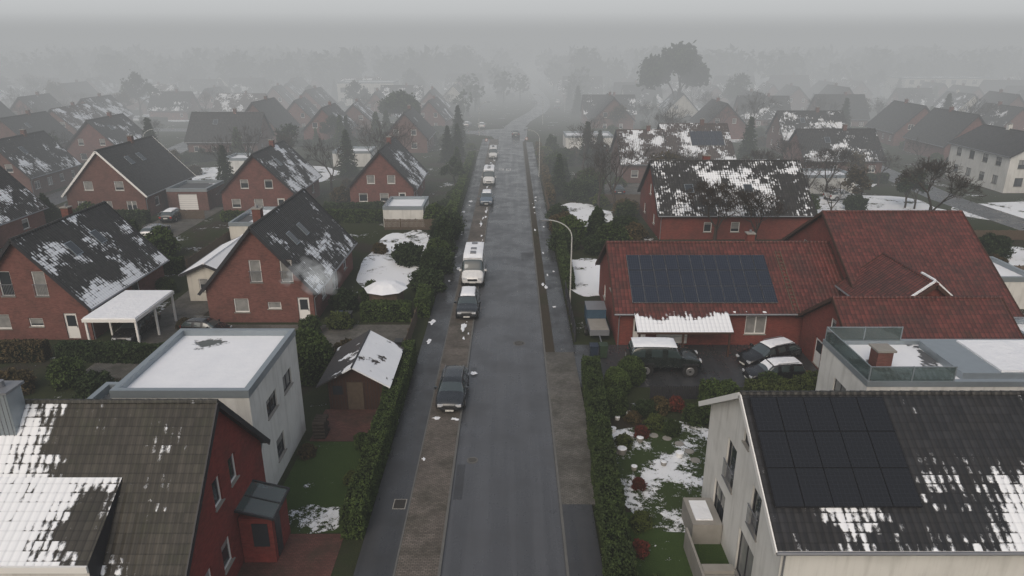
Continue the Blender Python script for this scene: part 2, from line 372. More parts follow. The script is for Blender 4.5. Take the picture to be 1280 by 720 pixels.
LF=[leafmat('foliage_hedge',(0.030,0.054,0.017),(0.068,0.102,0.031)),leafmat('foliage_dark',(0.018,0.034,0.015),(0.040,0.062,0.025)),
    leafmat('foliage_brown',(0.060,0.045,0.025),(0.098,0.076,0.042)),leafmat('foliage_olive',(0.055,0.076,0.020),(0.095,0.122,0.038))]
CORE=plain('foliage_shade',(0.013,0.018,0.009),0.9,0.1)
BARK=plain('bark',(0.055,0.045,0.038),0.9,0.1,var=0.3,sc=4)
def bush_mesh(name,rx,ry,h,mat,seed,n=2600,lf=0.10,lump=0.22,cone=0.0):
    rs=np.random.RandomState(seed)
    d=rs.normal(size=(n,3)); d/=np.linalg.norm(d,axis=1)[:,None]
    d[:,2]=np.where(d[:,2]<-0.55,-d[:,2],d[:,2])
    off=seed*3.7
    def rad(v): return 1+lump*2*(mnoise.noise(Vector(v)*1.7+Vector((off,0,0))))+lump*mnoise.noise(Vector(v)*4.5+Vector((off,5,0)))
    rr=np.array([rad(v) for v in d])*(0.86+0.16*rs.random(n))
    P=d*rr[:,None]; zz=(P[:,2]+0.6)/1.6
    sh=1-cone*np.clip(zz,0,1)
    P=np.stack([P[:,0]*rx*sh,P[:,1]*ry*sh,np.maximum(zz,0.0)*h],1)
    V,Q=leaves(P,lf,rs)
    k=10;m=14;C=[]
    for i in range(k+1):
        th=math.pi*i/k
        for j in range(m):
            ph=2*math.pi*j/m; v=(math.sin(th)*math.cos(ph),math.sin(th)*math.sin(ph),math.cos(th)); r=rad(v)*0.86
            z=(v[2]*r+0.6)/1.6; s2=1-cone*min(max(z,0),1); C.append((v[0]*r*rx*s2,v[1]*r*ry*s2,max(z,0)*h*0.97))
    CQ=[[i*m+j,(i+1)*m+j,(i+1)*m+(j+1)%m,i*m+(j+1)%m] for i in range(k) for j in range(m)]
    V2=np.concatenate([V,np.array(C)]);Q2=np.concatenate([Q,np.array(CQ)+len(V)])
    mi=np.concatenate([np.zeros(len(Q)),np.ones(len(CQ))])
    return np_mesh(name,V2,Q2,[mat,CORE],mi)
def place(name,me,x,y,z=0,s=1,rot=None,parent=None):
    o=bpy.data.objects.new(name,me); COL.objects.link(o); o.location=(x,y,z)
    o.scale=(s,s,s) if not isinstance(s,tuple) else s
    o.rotation_euler=(0,0,R.random()*6.28 if rot is None else rot)
    if parent: o.parent=parent
    return o
def hedge(name,pts,w,h,mat=None,dens=420,lf=0.07,seed=1,z=0):
    mat=mat or LF[0]; rs=np.random.RandomState(seed); allP=[];C=[];CQ=[]
    for (x0,y0),(x1,y1) in zip(pts[:-1],pts[1:]):
        L=math.hypot(x1-x0,y1-y0); ux,uy=(x1-x0)/L,(y1-y0)/L; px,py=-uy,ux
        per=2*h+w; n=int(L*per*dens)
        t=rs.random(n)*L; s=rs.random(n)*per
        b=np.where(s<h,-w/2,np.where(s<h+w,s-h-w/2,w/2)); zz=np.where(s<h,s,np.where(s<h+w,h,per-s))
        ne=int(w*h*dens*2); te=np.where(rs.random(ne)<.5,0.,L); be=(rs.random(ne)-.5)*w; ze=rs.random(ne)*h
        t=np.concatenate([t,te]);b=np.concatenate([b,be]);zz=np.concatenate([zz,ze])
        X=x0+ux*t+px*b;Y=y0+uy*t+py*b
        nz=np.array([mnoise.noise(Vector((a*0.8,c*0.8,d*1.2))) +0.5*mnoise.noise(Vector((a*2.6,c*2.6,d*2.6))) for a,c,d in zip(X,Y,zz)])
        k=1+0.28*nz*(0.5/ max(w,.5))**0.5+rs.normal(size=len(t))*0.04
        rnd=np.where(zz>h*0.85,0.93,1.0)
        b2=b*k*rnd; z2=zz*(1+0.12*nz)+rs.normal(size=len(t))*0.035
        X=x0+ux*t+px*b2;Y=y0+uy*t+py*b2
        allP.append(np.stack([X,Y,np.maximum(z2,0.02)+z],1))
        i=len(C); q=w/2*0.84
        for tt in (0.08,L-0.08):
            for bb,z3 in ((-q,0),(-q,h*.9),(q,h*.9),(q,0)): C.append((x0+ux*tt+px*bb,y0+uy*tt+py*bb,z3+z))
        CQ+=[[i,i+1,i+5,i+4],[i+1,i+2,i+6,i+5],[i+2,i+3,i+7,i+6],[i,i+3,i+2,i+1],[i+4,i+5,i+6,i+7]]
    V,Q=leaves(np.concatenate(allP),lf,rs)
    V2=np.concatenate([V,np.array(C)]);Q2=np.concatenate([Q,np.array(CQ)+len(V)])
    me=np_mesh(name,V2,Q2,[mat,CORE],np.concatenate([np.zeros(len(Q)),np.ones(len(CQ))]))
    o=bpy.data.objects.new(name,me); COL.objects.link(o); return o
def tree_mesh(name,h,seed,levels=6,spread=0.55,leaf=None,nleaf=0,lf=0.25,trunkf=0.22,kids=3):
    rg=random.Random(seed); S=[];tips=[]
    def rec(p,d,L,r,lv):
        m=p+d*L*.5; d2=(d+Vector((rg.gauss(0,.12),rg.gauss(0,.12),rg.gauss(0,.06)))).normalized(); q=m+d2*L*.5
        r2=max(r*.72,0.012)
        S.append((*p,*m,r,(r+r2)/2)); S.append((*m,*q,(r+r2)/2,r2))
        if lv<=2: tips.append(q)
        if lv==0: return
        for i in range(kids):
            a=rg.random()*6.28; sp=spread*(0.6+0.7*rg.random())
            u=d2.orthogonal().normalized(); w=d2.cross(u)
            nd=(d2*math.cos(sp)+(u*math.cos(a)+w*math.sin(a))*math.sin(sp)+Vector((0,0,.12))).normalized()
            rec(q if i<2 else m+d2*L*.5*rg.random(),nd,L*(0.62+0.24*rg.random()),r2*.68,lv-1)
    rec(Vector((0,0,-0.1)),Vector((rg.gauss(0,.04),rg.gauss(0,.04),1)).normalized(),h*trunkf,h*0.022,levels)
    V,Q=segs_mesh(S); mats=[BARK]; mi=np.zeros(len(Q))
    zmax=V[:,2].max(); 
    if nleaf:
        rs=np.random.RandomState(seed); T=np.array(tips); P=np.repeat(T,nleaf,0)+rs.normal(size=(len(T)*nleaf,3))*h*0.022
        V3,Q3=leaves(P,lf,rs); Q3=Q3+len(V); V=np.concatenate([V,V3]);Q=np.concatenate([Q,Q3]); mats.append(leaf); mi=np.concatenate([mi,np.ones(len(Q3))])
    V=V*(h/zmax)
    return np_mesh(name,V,Q,mats,mi)
def conifer_mesh(name,h,r,seed,mat):
    rs=np.random.RandomState(seed); S=[(0,0,0,0,0,h*.97,h*.018,.02)];P=[]
    nb=130
    for i in range(nb):
        z=h*(0.06+0.92*i/nb); L=r*(1-(z/h))**0.8*(0.75+0.4*rs.rand())+.15; a=i*2.4+rs.rand()
        dx,dy=math.cos(a),math.sin(a); S.append((0,0,z,dx*L,dy*L,z-L*.25,.03,.01))
        k=int(14+L*26)
        t=rs.rand(k)**0.7; pp=np.stack([dx*L*t,dy*L*t,z-L*.25*t],1)+rs.normal(size=(k,3))*np.array([.16,.16,.10])*(0.5+L*.35); P.append(pp)
    V,Q=segs_mesh(S); V3,Q3=leaves(np.concatenate(P),0.16,rs)
    return np_mesh(name,np.concatenate([V,V3]),np.concatenate([Q,Q3+len(V)]),[BARK,mat],np.concatenate([np.zeros(len(Q)),np.ones(len(Q3))]))
# ------------------------------------------------------------------ ground & roads
def sheet(name,pts,z,mat):
    mb=MB(); mb.poly([(x,y,z) for x,y in pts],mat); return mb.build(name)
def rect(name,x0,x1,y0,y1,z,mat): return sheet(name,[(x0,y0),(x1,y0),(x1,y1),(x0,y1)],z,mat)
def blob(name,x0,x1,y0,y1,z,mat,seed=0):
    cx,cy=(x0+x1)/2,(y0+y1)/2; P=[]
    for i in range(40):
        a=2*math.pi*i/40; c,s=math.cos(a),math.sin(a); k=1/max(abs(c)**2.6+abs(s)**2.6,1e-6)**(1/2.6)
        k*=1+.22*mnoise.noise((c*2+seed,s*2,seed*1.7)); P.append((cx+c*k*(x1-x0)/2,cy+s*k*(y1-y0)/2))
    return sheet(name,P,z,mat)
G_main=ground_mat('ground_winter_grass',(0.032,0.044,0.018),(0.052,0.06,0.027),(0.052,0.043,0.033),1.20)
G_lawn=ground_mat('lawn_grass',(0.045,0.085,0.018),(0.065,0.11,0.028),(0.055,0.07,0.025),1.25,0.5,3.0,0.62)
G_lawnsnow=ground_mat('lawn_patchy_snow',(0.045,0.075,0.02),(0.06,0.09,0.03),(0.05,0.05,0.03),1.03,0.4,3.0,0.62)
G_snow=ground_mat('lawn_snow',(0.045,0.06,0.02),(0.06,0.07,0.03),(0.05,0.05,0.03),0.88,0.3,2.0,0.6)
def asphalt_mat(name,c,wet=0.3):
    n=NT(name,0.6,0.5); p=n.pos(); o=n.sep(p)
    f=n.noise(p,60.0,2); g=n.noise(p,0.35,5,0.65); st=n.noise(n.comb(n.M('MULTIPLY',o[0],1.6),n.M('MULTIPLY',o[1],0.06)),1.0,4,0.6)
    col=n.mix(f,tuple(x*.8 for x in c),tuple(x*1.2 for x in c)); col=n.mix(n.ss(g,0.35,0.7,0,0.4),col,tuple(x*.6 for x in c))
    col=n.mix(n.ss(st,0.4,0.65,0,0.5),col,tuple(x*1.4 for x in c))
    v=n.t.nodes.new('ShaderNodeTexVoronoi'); v.feature='DISTANCE_TO_EDGE'; v.inputs['Scale'].default_value=0.22
    n.t.links.new(n.vadd(p,n.noise(p,1.5,4,col=True)),v.inputs['Vector'])
    cr=n.ss(v.outputs['Distance'],0.0,0.006,0.6,0.0); cr=n.M('MULTIPLY',cr,n.ss(n.noise(p,0.1,2),0.48,0.58))
    n.col(n.mix(cr,col,tuple(x*.35 for x in c)))
    n.ro(n.M('MULTIPLY_ADD',n.ss(n.M('ADD',g,n.M('MULTIPLY',st,.5)),0.55,0.95),wet,0.17)); n.bump(f,0.003); return n.m
ASP=asphalt_mat('asphalt_wet',(0.068,0.071,0.078),0.32)
ASPD=asphalt_mat('asphalt_footpath',(0.038,0.039,0.042),0.4)
def paver_mat(name,c1,c2,w=0.2,h=0.1,mort=(0.03,0.03,0.028)):
    n=NT(name,0.75,0.25); b=n.t.nodes.new('ShaderNodeTexBrick'); n.t.links.new(n.pos(),b.inputs['Vector']); b.inputs['Scale'].default_value=1
    b.inputs['Brick Width'].default_value=w;b.inputs['Row Height'].default_value=h;b.inputs['Mortar Size'].default_value=0.008
    b.inputs['Color1'].default_value=(*c1,1);b.inputs['Color2'].default_value=(*c2,1);b.inputs['Mortar'].default_value=(*mort,1)
    g=n.noise(n.pos(),0.6,5,0.65); h2=n.noise(n.pos(),0.25,3)
    col=n.mix(n.ss(g,0.4,0.7,0,0.65),b.outputs['Color'],(0.035,0.036,0.025)); n.col(n.mix(n.ss(h2,0.45,0.6,0,0.35),col,tuple(x*.5 for x in c1))); n.bump(b.outputs['Fac'],-0.01); return n.m
PAV=paver_mat('paving_brown',(0.13,0.112,0.098),(0.19,0.165,0.145)); PAVG=paver_mat('paving_grey',(0.12,0.115,0.105),(0.18,0.17,0.155))
PAVR=paver_mat('paving_red',(0.12,0.05,0.042),(0.165,0.075,0.06)); KERB=plain('kerb_stone',(0.12,0.12,0.115),0.85,sc=3)
g=rect('ground',-1500,1500,-200,2800,0.0,G_main)
def ribbon(name,pts,w,z,mat):
    mb=MB(); P=[]
    for i,(x,y) in enumerate(pts):
        a=pts[max(i-1,0)];b=pts[min(i+1,len(pts)-1)]; d=Vector((b[0]-a[0],b[1]-a[1])).normalized(); n=Vector((-d.y,d.x))
        P.append((x+n.x*w/2,y+n.y*w/2,x-n.x*w/2,y-n.y*w/2))
    for a,b in zip(P[:-1],P[1:]): mb.poly([(a[2],a[3],z),(b[2],b[3],z),(b[0],b[1],z),(a[0],a[1],z)],mat)
    return mb.build(name)
main=[(-0.37,-40),(-0.37,150),(-0.2,170),(0.6,188),(2.6,204),(5.5,218),(8.5,233),(10.8,252),(11.8,280),(11.2,320),(9,370),(6,430),(3,500)]
ribbon('road',main,5.5,0.006,ASP)
ribbon('side_road',[(-2.0,176),(-8,178),(-14,179.5),(-25,180),(-60,182),(-130,186)],6.5,0.010,ASP)
sheet('road_junction',[(-3.1,160),(2.4,160),(3.5,168),(4.2,190),(-3,186),(-9,182.7),(-9,174),(-5.0,171)],0.014,ASP)
ribbon('residential_road',[(-66,60),(-68,120),(-78,200),(-90,300)],5,0.008,ASP)
ribbon('residential_road',[(66,60),(64,100),(70,170),(90,300)],5,0.008,ASP)
def slab(name,x0,x1,y0,y1,h,mat):
    mb=MB(); mb.box(x0,x1,y0,y1,-0.05,h,mat,('n0',)); return mb.build(name)
slab('kerb',-3.24,-3.12,-30,165,0.11,KERB); slab('kerb',2.38,2.50,-30,160,0.11,KERB)
slab('parking_strip',-5.1,-3.24,-30,165,0.10,PAV)
slab('kerb',-5.18,-5.1,-30,165,0.12,KERB)
slab('footpath',-6.9,-5.18,-30,165,0.112,ASPD)
slab('pavement',2.50,4.0,-30,29,0.10,ASPD); slab('pavement',2.50,4.6,29,47,0.10,PAVG); 
G_verge=ground_mat('verge_soil',(0.05,0.05,0.03),(0.07,0.06,0.04),(0.075,0.06,0.045),1.32,0.4,2.0,0.4)
slab('verge',2.50,3.2,47,160,0.09,G_verge); slab('pavement',3.2,4.7,47,160,0.10,ASPD)
FOOT+= [(-7.5,5,-30,165),(-10,15,160,262),(4,18,250,345),(-70,-63,60,120),(-75,-66,120,200),(62,70,60,170)]
IRON=plain('cast_iron',(0.05,0.045,0.04),0.6,0.4,0.5)
def manhole(x,y,z=0.012,r=0.36):
    mb=MB(); mb.cyl((x,y,z-0.004),(x,y,z+0.006),r,r,24,IRON); mb.cyl((x,y,z-0.004),(x,y,z+0.003),r+.1,r+.1,24,KERB)
    for i in range(-2,3): mb.box(x-.24,x+.24,y+i*.1-.02,y+i*.1+.02,z+.006,z+.011,KERB)
    mb.build('manhole_cover')
manhole(0.55,48.8);manhole(-2.2,33,0.012,0.22)
mb=MB(); mb.box(-5.95,-5.3,28.6,29.4,0.11,0.118,CONC); mb.box(-5.90,-5.35,28.65,29.35,0.118,0.124,IRON); mb.build('utility_cover')
mb=MB(); mb.box(-3.0,-2.55,29.5,32.6,0.0,0.010,ASPD); mb.box(-2.9,-2.5,44,44.6,0.0,0.010,ASPD); mb.box(1.0,2.3,70,73,0,0.010,ASPD); mb.build('asphalt_patch')
WHT=plain('road_paint',(0.5,0.5,0.5),0.7,var=0.3,sc=8)
mb=MB()
def strokes(ox,oy,s,pts):
    for a,b,c,d in pts: mb.box(ox+a*s,ox+b*s,oy+c*s*2.2,oy+d*s*2.2,0.008,0.011,WHT)
strokes(-2.4,124,0.9,[(0,1,0,.15),(0,1,.42,.57),(0,1,.85,1),(.8,1,.15,.42),(.8,1,.57,.85)])
strokes(-1.1,124,0.9,[(0,1,0,.15),(0,1,.85,1),(.8,1,.15,.85),(0,.2,.15,.85)])
mb.build('speed_marking')
def snow_patch(name,lst,seed=3,z=0.10):
    rg=random.Random(seed); mb=MB()
    for (x,y,rx,ry,h) in lst:
        n=16; k=rg.random()*99; rows=[]
        for f,hh in [(1.0,0),(0.85,0.6),(0.5,0.95)]:
            row=[]
            for i in range(n):
                a=2*math.pi*i/n; w=f*(1+.9*mnoise.noise((math.cos(a)*1.6+k,math.sin(a)*1.6,k)))
                row.append((x+math.cos(a)*rx*w,y+math.sin(a)*ry*w,z+h*hh))
            rows.append(row)
        for a,b in zip(rows[:-1],rows[1:]):
            for i in range(n): j=(i+1)%n; mb.poly([a[i],a[j],b[j],b[i]],SN)
        mb.poly(rows[-1],SN)
    return mb.build(name,smooth=False)
L=[]
for y in np.arange(44,150,.8):
    if R.random()<0.42:
        q=R.random()**2; L.append((-3.4-R.random()*.6,y+R.random(),.05+.14*q,.12+.75*q,.035))
for y in np.arange(45,100,1.3):
    if R.random()<0.3: q=R.random()**2; L.append((-5.4-R.random()*1.2,y,.06+.25*q,.1+.5*q,.03))
L+=[(-2.7,43.5,.22,.25,.04),(-4.9,33,.10,.14,.03),(-3.5,37.3,.2,.15,.03),(-4.6,37.4,.25,.12,.03)]
snow_patch('snow_patches',L,3,0.105)
snow_patch('snow_patches',[(2.7+R.random()*1.6,R.uniform(50,110),.05+.12*R.random(),.1+.4*R.random(),.03) for y in range(13)],5,0.1)
# garden surfaces
rect('lawn',-12.0,-7.7,27.0,34.9,0.006,G_lawn); blob('lawn_snow_strip',-11.2,-8.2,26.95,29.0,0.010,G_lawnsnow,3)
rect('terrace',-11.8,-7.9,34.9,38.6,0.03,PAVR); rect('patio',-12,-7.9,20,26.9,0.02,PAVR)
rect('lawn',4.9,10.5,19,28.5,0.006,G_lawn); blob('snowy_lawn',5.3,13.4,27.2,37.2,0.010,G_lawnsnow,2)
rect('driveway',4.6,22,41.6,48.5,0.012,ASPD)
blob('snowy_lawn',5.0,9.7,59.5,71,0.008,G_snow,4); blob('snowy_lawn',5.2,13,85,97,0.008,G_snow,5)
blob('snowy_lawn',-15.6,-8.8,59.5,82,0.008,G_snow,6); blob('snowy_lawn',-31.8,-27.4,65,85,0.008,G_snow,7)
rect('garden_path',-30.2,-26.2,43,66,0.012,PAVG); rect('garden_path',-26,-8.0,45.5,52.5,0.010,PAVG); 
rect('driveway',-46,-40,66,95,0.010,PAVG); blob('snowy_lawn',-57,-46,71,85,0.008,G_snow,8)
blob('snowy_lawn',36,60,61,77,0.008,G_snow,9); blob('snowy_lawn',39,60,83,103,0.008,G_snow,10);blob('snowy_lawn',60,110,79,99,0.006,G_snow,11)
blob('snowy_lawn',-62,-34,39.5,43.5,0.008,G_lawnsnow,12)
blob('snowy_lawn',36,62,108,136,0.006,G_snow,13);blob('snowy_lawn',-60,-30,110,130,0.006,G_snow,14);rect('driveway',13,22,97,112,0.010,PAVG)
for i,q in enumerate([(-150,-60,205,235),(-60,-20,200,225),(30,90,225,260),(100,200,180,215),(-200,-110,120,150),(20,60,160,185),(-220,-60,330,420),(60,260,330,420)]):
    blob('snowy_field',*q,0.005,G_snow,20+i)
# ------------------------------------------------------------------ houses (explicit)
e=house(-17.6,24.4,11.2,8.4,4.0,8.3,0,B_red,M_near,M_nearN,{'E':[(1.0,4.05,.75,1.25),(-.65,4.05,.75,1.25),(-.7,1.0,.9,1.3),(-2.6,1.0,.9,1.3),(3.2,1.0,.7,1.2)]},chim=(),oh=.35,go=.3)
mb=MB(); mb.box(-2.6,-1.7,-.95,-.1,6.5,9.3,ZINC); mb.box(-2.7,-1.6,-1.05,0,9.3,9.4,GREY); mb.cyl((-2.15,-.5,9.4),(-2.15,-.5,9.65),.14,.14,10,GREY);
for i in range(5): mb.box(-2.6+.18*i+.08,-2.6+.18*i+.10,-.965,-.95,7,9.3,GREY)
mb.build('clad_chimney',e)
D_sn=roof_mat('dormer_tiles_snow',(0.045,0.042,0.037),(0.07,0.065,0.055),1.10,gu=-0.04,u0=0,low=.3)
mb=MB(); O=[(-6,-2.1,6.38),(2.8,-2.1,6.38),(2.8,-4.95,4.75),(-6,-4.95,4.75)]
mb.poly([O[3],O[2],O[1],O[0]],D_sn); mb.poly([(2.8,-4.95,4.75),(2.8,-4.95,3.2),(2.8,-2.1,6.1),(2.8,-2.1,6.38)],DKF); mb.box(-6,2.75,-4.9,-4.75,3.0,4.6,PL_w); mb.box(-6,2.8,-5.05,-4.96,4.5,4.76,PVC); mb.build('dormer',e)
mb=MB(); mb.box(5.65,7.1,.6,2.6,0,2.35,B_red)
mb.poly([(5.6,.5,2.85),(7.25,.5,2.4),(7.25,2.7,2.4),(5.6,2.7,2.85)],GLB); mb.beam((5.6,.5,2.85),(7.25,.5,2.4),.08,.1,DKF); mb.beam((5.6,2.7,2.85),(7.25,2.7,2.4),.08,.1,DKF);mb.beam((7.25,.5,2.4),(7.25,2.7,2.4),.08,.1,DKF); mb.beam((5.65,1.6,2.84),(7.2,1.6,2.42),.05,.06,DKF)
mb.box(7.1,7.13,.9,1.5,.1,2.2,DKF); mb.box(6.2,6.9,.57,.6,.9,2.1,GL); mb.build('porch',e)
e=flat_building('white_flat_roofed_house',-18.8,-12.35,28.85,36.2,6.55,PL_w,FL_snow,{'E':[(-1.0,3.9,1.5,1.0),(1.6,3.9,1.4,1.0),(-.5,1.0,1.2,1.2)],'N':[(0,1,1,1.2)]},par=.3)
flat_building('a',-20.6,-18.85,29.2,31.5,5.6,PL_w,FL_part,parent=e)
house(-37.0,55.5,12,8.8,3.0,8.0,90,B_mid,M_dk[0],M_dk[3],{'W':[(-1.4,3.6,1.0,2.0,'french'),(1.2,3.6,1.0,2.0,'french'),(-2.4,.9,1.2,1.2),(.2,1.1,1.1,.7),(2.9,.1,1.0,2.1,'door')],'S':[(-3,1,1.2,1.2),(1,1,1.2,1.2)]},chim=((2,.8,.6),),sky=(('S',-2,2,.8,1.2),('S',1.5,2,.8,1.2)))
e=empty('carport',-29.8,50.4); mb=MB(); mb.box(-2,2,-3.1,3.1,2.35,2.6,PVC); mb.box(-1.93,1.93,-3.03,3.03,2.6,2.68,SN)
for a in (-1.85,1.85):
    for b in (-2.9,0,2.9): mb.box(a-.07,a+.07,b-.07,b+.07,0,2.35,PVC)
mb.build('roof_and_posts',e)
house(-20.6,60.2,14.4,8.7,3.0,8.0,90,B_mid,M_dk[1],M_dk[3],{'W':[(-.1,3.5,.95,1.9,'french'),(2.4,3.5,.95,1.9,'french'),(-1.6,.9,1.2,1.2),(1.1,1.2,1.1,.6),(3.5,.1,.95,2.1,'door')],'S':[(-4,1,1.4,1.3),(0,.1,2.0,2.1),(4,1,1.2,1.2)]},chim=((-3,.9,.7),),sky=(('S',-3,2.2,.8,1.2),('S',0,2.2,.8,1.2)))
house(-27.0,62.5,9,3.6,2.6,3.4,90,PL_c,FL_full,FL_full,{'W':[(0,.9,1.6,1.2)]},name='house_annex',chim=())
house(-53,96,14,10.2,3.2,8.6,90,B_dark,M_dk[3],M_dk[3],{'W':[(-2.0,3.6,1.2,1.2),(2.0,3.6,1.2,1.2),(-3.2,.9,1.3,1.3),(0,.9,1.3,1.3),(3.2,.9,1.3,1.3)],'S':[(-4,1,1.2,1.2),(3,1,1.2,1.2)]},sky=(('S',-3,2,.9,1.2),('S',0,2,.9,1.2)),verge=PVC)
flat_building('garage',-47,-41.5,93,99,3.0,B_dark,FL_part,{'S':[(0,0.1,2.6,2.2,'garage')]})
house(-33.8,97,12.5,9.6,3.1,7.9,90,B_mid,M_dk[0],M_dk[3],{'W':[(-1.6,3.5,1.1,1.2),(1.6,3.5,1.1,1.2),(-3,.9,1.2,1.2),(0,.9,1.2,1.2),(3,.1,1,2.1,'door')],'S':[(-3,1,1.2,1.2),(3,1,1.2,1.2)]},sky=(('S',-2,2,.8,1.1),))
house(-18,101,13,8.8,3.0,7.8,90,B_mid,M_dk[1],M_dk[3],{'W':[(-1.4,3.4,1.1,1.2),(1.4,3.4,1.1,1.2),(-2.6,.9,1.2,1.2),(.3,.9,1.2,1.2),(2.8,.1,1,2.1,'door')],'S':[(-3,1,1.2,1.2),(3,1,1.2,1.2)]})
house(-62,76.5,13,9.2,3.0,8.0,90,B_dark,M_dk[1],M_dk[3],{'S':[(-3,1,1.2,1.2),(3,1,1.2,1.2)]})
for (x,y,Ln,W,hr,rt,wm,a,b) in [(-95,138,13,10,8.2,90,B_dark,3,3),(-108,186,13,10,8,90,B_dark,0,3),(-58,145,14,10,8,0,B_dark,3,2),(-42,163,12,9,7.8,90,B_mid,1,3),(-22,151,13,9,8,90,B_dark,3,3),(-78,136,12,10,8,90,B_mid,1,3),(-76,108,12,9,8,90,B_dark,1,3),
      (56,122,13,10,7.4,0,B_dark,2,3),(88,141,14,10,8.6,90,B_mid,3,3),(97,214,14,10,9,90,B_dark,3,3),(84,112,12,9,7,0,B_dark,1,3),(62,148,13,10,8,0,B_dark,0,3),(50,172,13,10,8,90,B_mid,3,3),(27,200,14,9,7.5,0,B_mid,1,3),(-24,215,14,9,8,90,B_mid,1,3),(-36,235,13,9,8,0,B_mid,0,3)]:
    house(x,y,Ln,W,3.1,hr,rt,wm,M_dk[a],M_dk[b],{'W':rwin(R,W*.8,(.9,3.6),3.0,1.1,1.2),'S':rwin(R,Ln,(.9,),3),'E':rwin(R,W*.8,(.9,3.6),3)},sky=(('S',-2,2,.8,1.1),))
e=house(19.2,25.0,19,9.6,5.3,8.35,0,PL_w,M_white_S,M_dk[2],{'W':[(-1.3,3.2,1.2,2.1,'french'),(2.0,3.3,1.0,1.9,'french'),(-2.2,.3,1.6,2.1),(1.6,.3,1.8,2.2),(0.2,6.2,.7,.7)]},name='white_house',verge=PVC,go=.45,oh=.5,chim=((3,.4,.7,GREY),),frame=DKF,
   pv=(('S',-9.65,.25,5,3,1.07,1.5,PVK),),ridge=M_dk[3])
mb=MB(); 
for i in range(7): mb.box(-11.2,-9.9,-4.5+i*.45,-4.1+i*.45,0,.15+.17*i,CONC)
mb.box(-11.3,-11.2,-4.7,1,.0,1.1,CONC); mb.box(-10.9,-9.55,1.2,3.2,0,1.1,CONC); snow_l=mb; mb.box(-10.7,-9.9,1.5,2.9,1.1,1.16,SN); mb.build('entrance_steps',e)
e=flat_building('modern_white_house',17.8,30,31,36.2,5.9,PL_w,FL_part,{'W':[(0,3.3,1.4,1.2)]},par=.2)
mb=MB()
for (a,b,c,d) in ((-6.0,-1.8,-2.55,-2.55),(-6.0,-1.8,2.5,2.5),(-6.05,-6.05,-2.5,2.5)):
    if c==d: mb.box(a,b,c-.01,c+.01,5.95,6.7,GLB); mb.box(a,b,c-.02,c+.02,6.7,6.74,ZINC)
    else: mb.box(a-.01,a+.01,c,d,5.95,6.7,GLB); mb.box(a-.02,a+.02,c,d,6.7,6.74,ZINC)
for x in (-6.05,-3.9,-1.8):
    for y in (-2.55,2.5): mb.box(x-.03,x+.03,y-.03,y+.03,5.9,6.75,ZINC)
mb.build('glass_balustrade',e)
mb=MB(); mb.box(-4.8,-4.0,-.8,.0,5.7,6.7,B_mid); mb.box(-4.9,-3.9,-.9,.1,6.7,6.8,CONC); mb.box(-1,6,-2.0,2.0,5.7,6.1,ZINC); mb.box(1,5.9,-1.9,1.9,6.1,6.2,SN); mb.build('roof_terrace',e)
# red roof complex
e=house(16.7,54.2,17.4,11.4,2.9,6.4,0,B_cx,M_red,M_red,{'S':[(1.8,.9,1.6,1.5),(6.2,1.0,1.3,1.2),(-7.0,.1,1.0,2.1,'door'),(-4.5,.1,2.4,2.1,'garage')],'W':[(-2,1,1.2,1.2),(1.5,3.0,1.0,1.0)]},oh=.5,verge=WOOD,ridge=M_red,chim=((2.8,.6,.6,B_cx),),
   pv=(('S',-7.6,1.5,11,3,1.0,1.6,PVB),))
mb=MB(); t=3.5/5.7
mb.poly([(-7.6,-8.0,2.05),(-0.6,-8.0,2.05),(-0.6,-6.2,2.95),(-7.6,-6.2,2.95)],M_redsn); mb.box(-7.6,-0.6,-8.05,-8.0,1.9,2.05,WOOD); mb.poly([(-7.6,-6.2,2.8),(-0.6,-6.2,2.8),(-0.6,-8.0,1.95),(-7.6,-8.0,1.95)],WOOD)
for x in (-7.4,-4.2,-0.8): mb.box(x-.07,x+.07,-7.9,-7.76,0,2.0,WOOD)
mb.build('porch_roof',e)
rg=random.Random(2)
snow_patch('snow_bits_on_roof',[(16.2+i*.45,48.2+rg.uniform(-.02,.12),rg.uniform(.12,.35),.12,.1) for i in range(7)],9,2.80)
mb=MB(); c=1/math.sqrt(1+t*t)
for i in range(16):
    s=i*.38; mb.beam((4.4,-(1.0+s*c*.95),6.62-(1.0+s*c*.95)*t),(4.8,-(1.0+s*c*.95),6.62-(1.0+s*c*.95)*t),.05,.05,FENCE)
mb.beam((4.4,-.9,6.62-.9*t),(4.4,-6.0,6.62-6.0*t),.05,.06,FENCE); mb.beam((4.8,-.9,6.62-.9*t),(4.8,-6.0,6.62-6.0*t),.05,.06,FENCE); mb.build('roof_ladder',e)
e2=house(31.2,55.6,10.8,17.6,3.3,8.6,0,B_cx,M_red,M_red,{'W':[(-3,4.4,1,1.1)]},verge=WOOD,ridge=M_red,chim=())
e3=house(27.0,43.2,10.6,9.2,2.7,5.7,0,B_cx,M_red,M_red,{'W':[(-1.6,.1,1.2,2.0,'door'),(1.2,1.0,1.4,1.3),(0,3.4,.8,.9)]},verge=WOOD,ridge=M_red,chim=(),oh=.5)
xg=MB()
for p in house_parts(6.4,6.0,4.2,6.6,B_cx,M_red,M_red,{},verge=WOOD,ridge=M_red,chim=(),oh=.2): xg.merge(p)
o=xg.build('cross_gable',e3); o.location=(1.2,3.6,0); o.rotation_euler=(0,0,math.pi/2)
mb=MB()
for (a,b) in (((0,-3.3,6.93),(-1.6,-3.3,5.65)),((0,-3.3,6.93),(1.5,-3.3,5.7)),((0,-3.2,6.95),(0,-1.6,6.95))): mb.beam((a[0]+1.2,a[1]+3.6,a[2]),(b[0]+1.2,b[1]+3.6,b[2]),.14,.10,SN)
mb.build('snow_on_verge',e3)
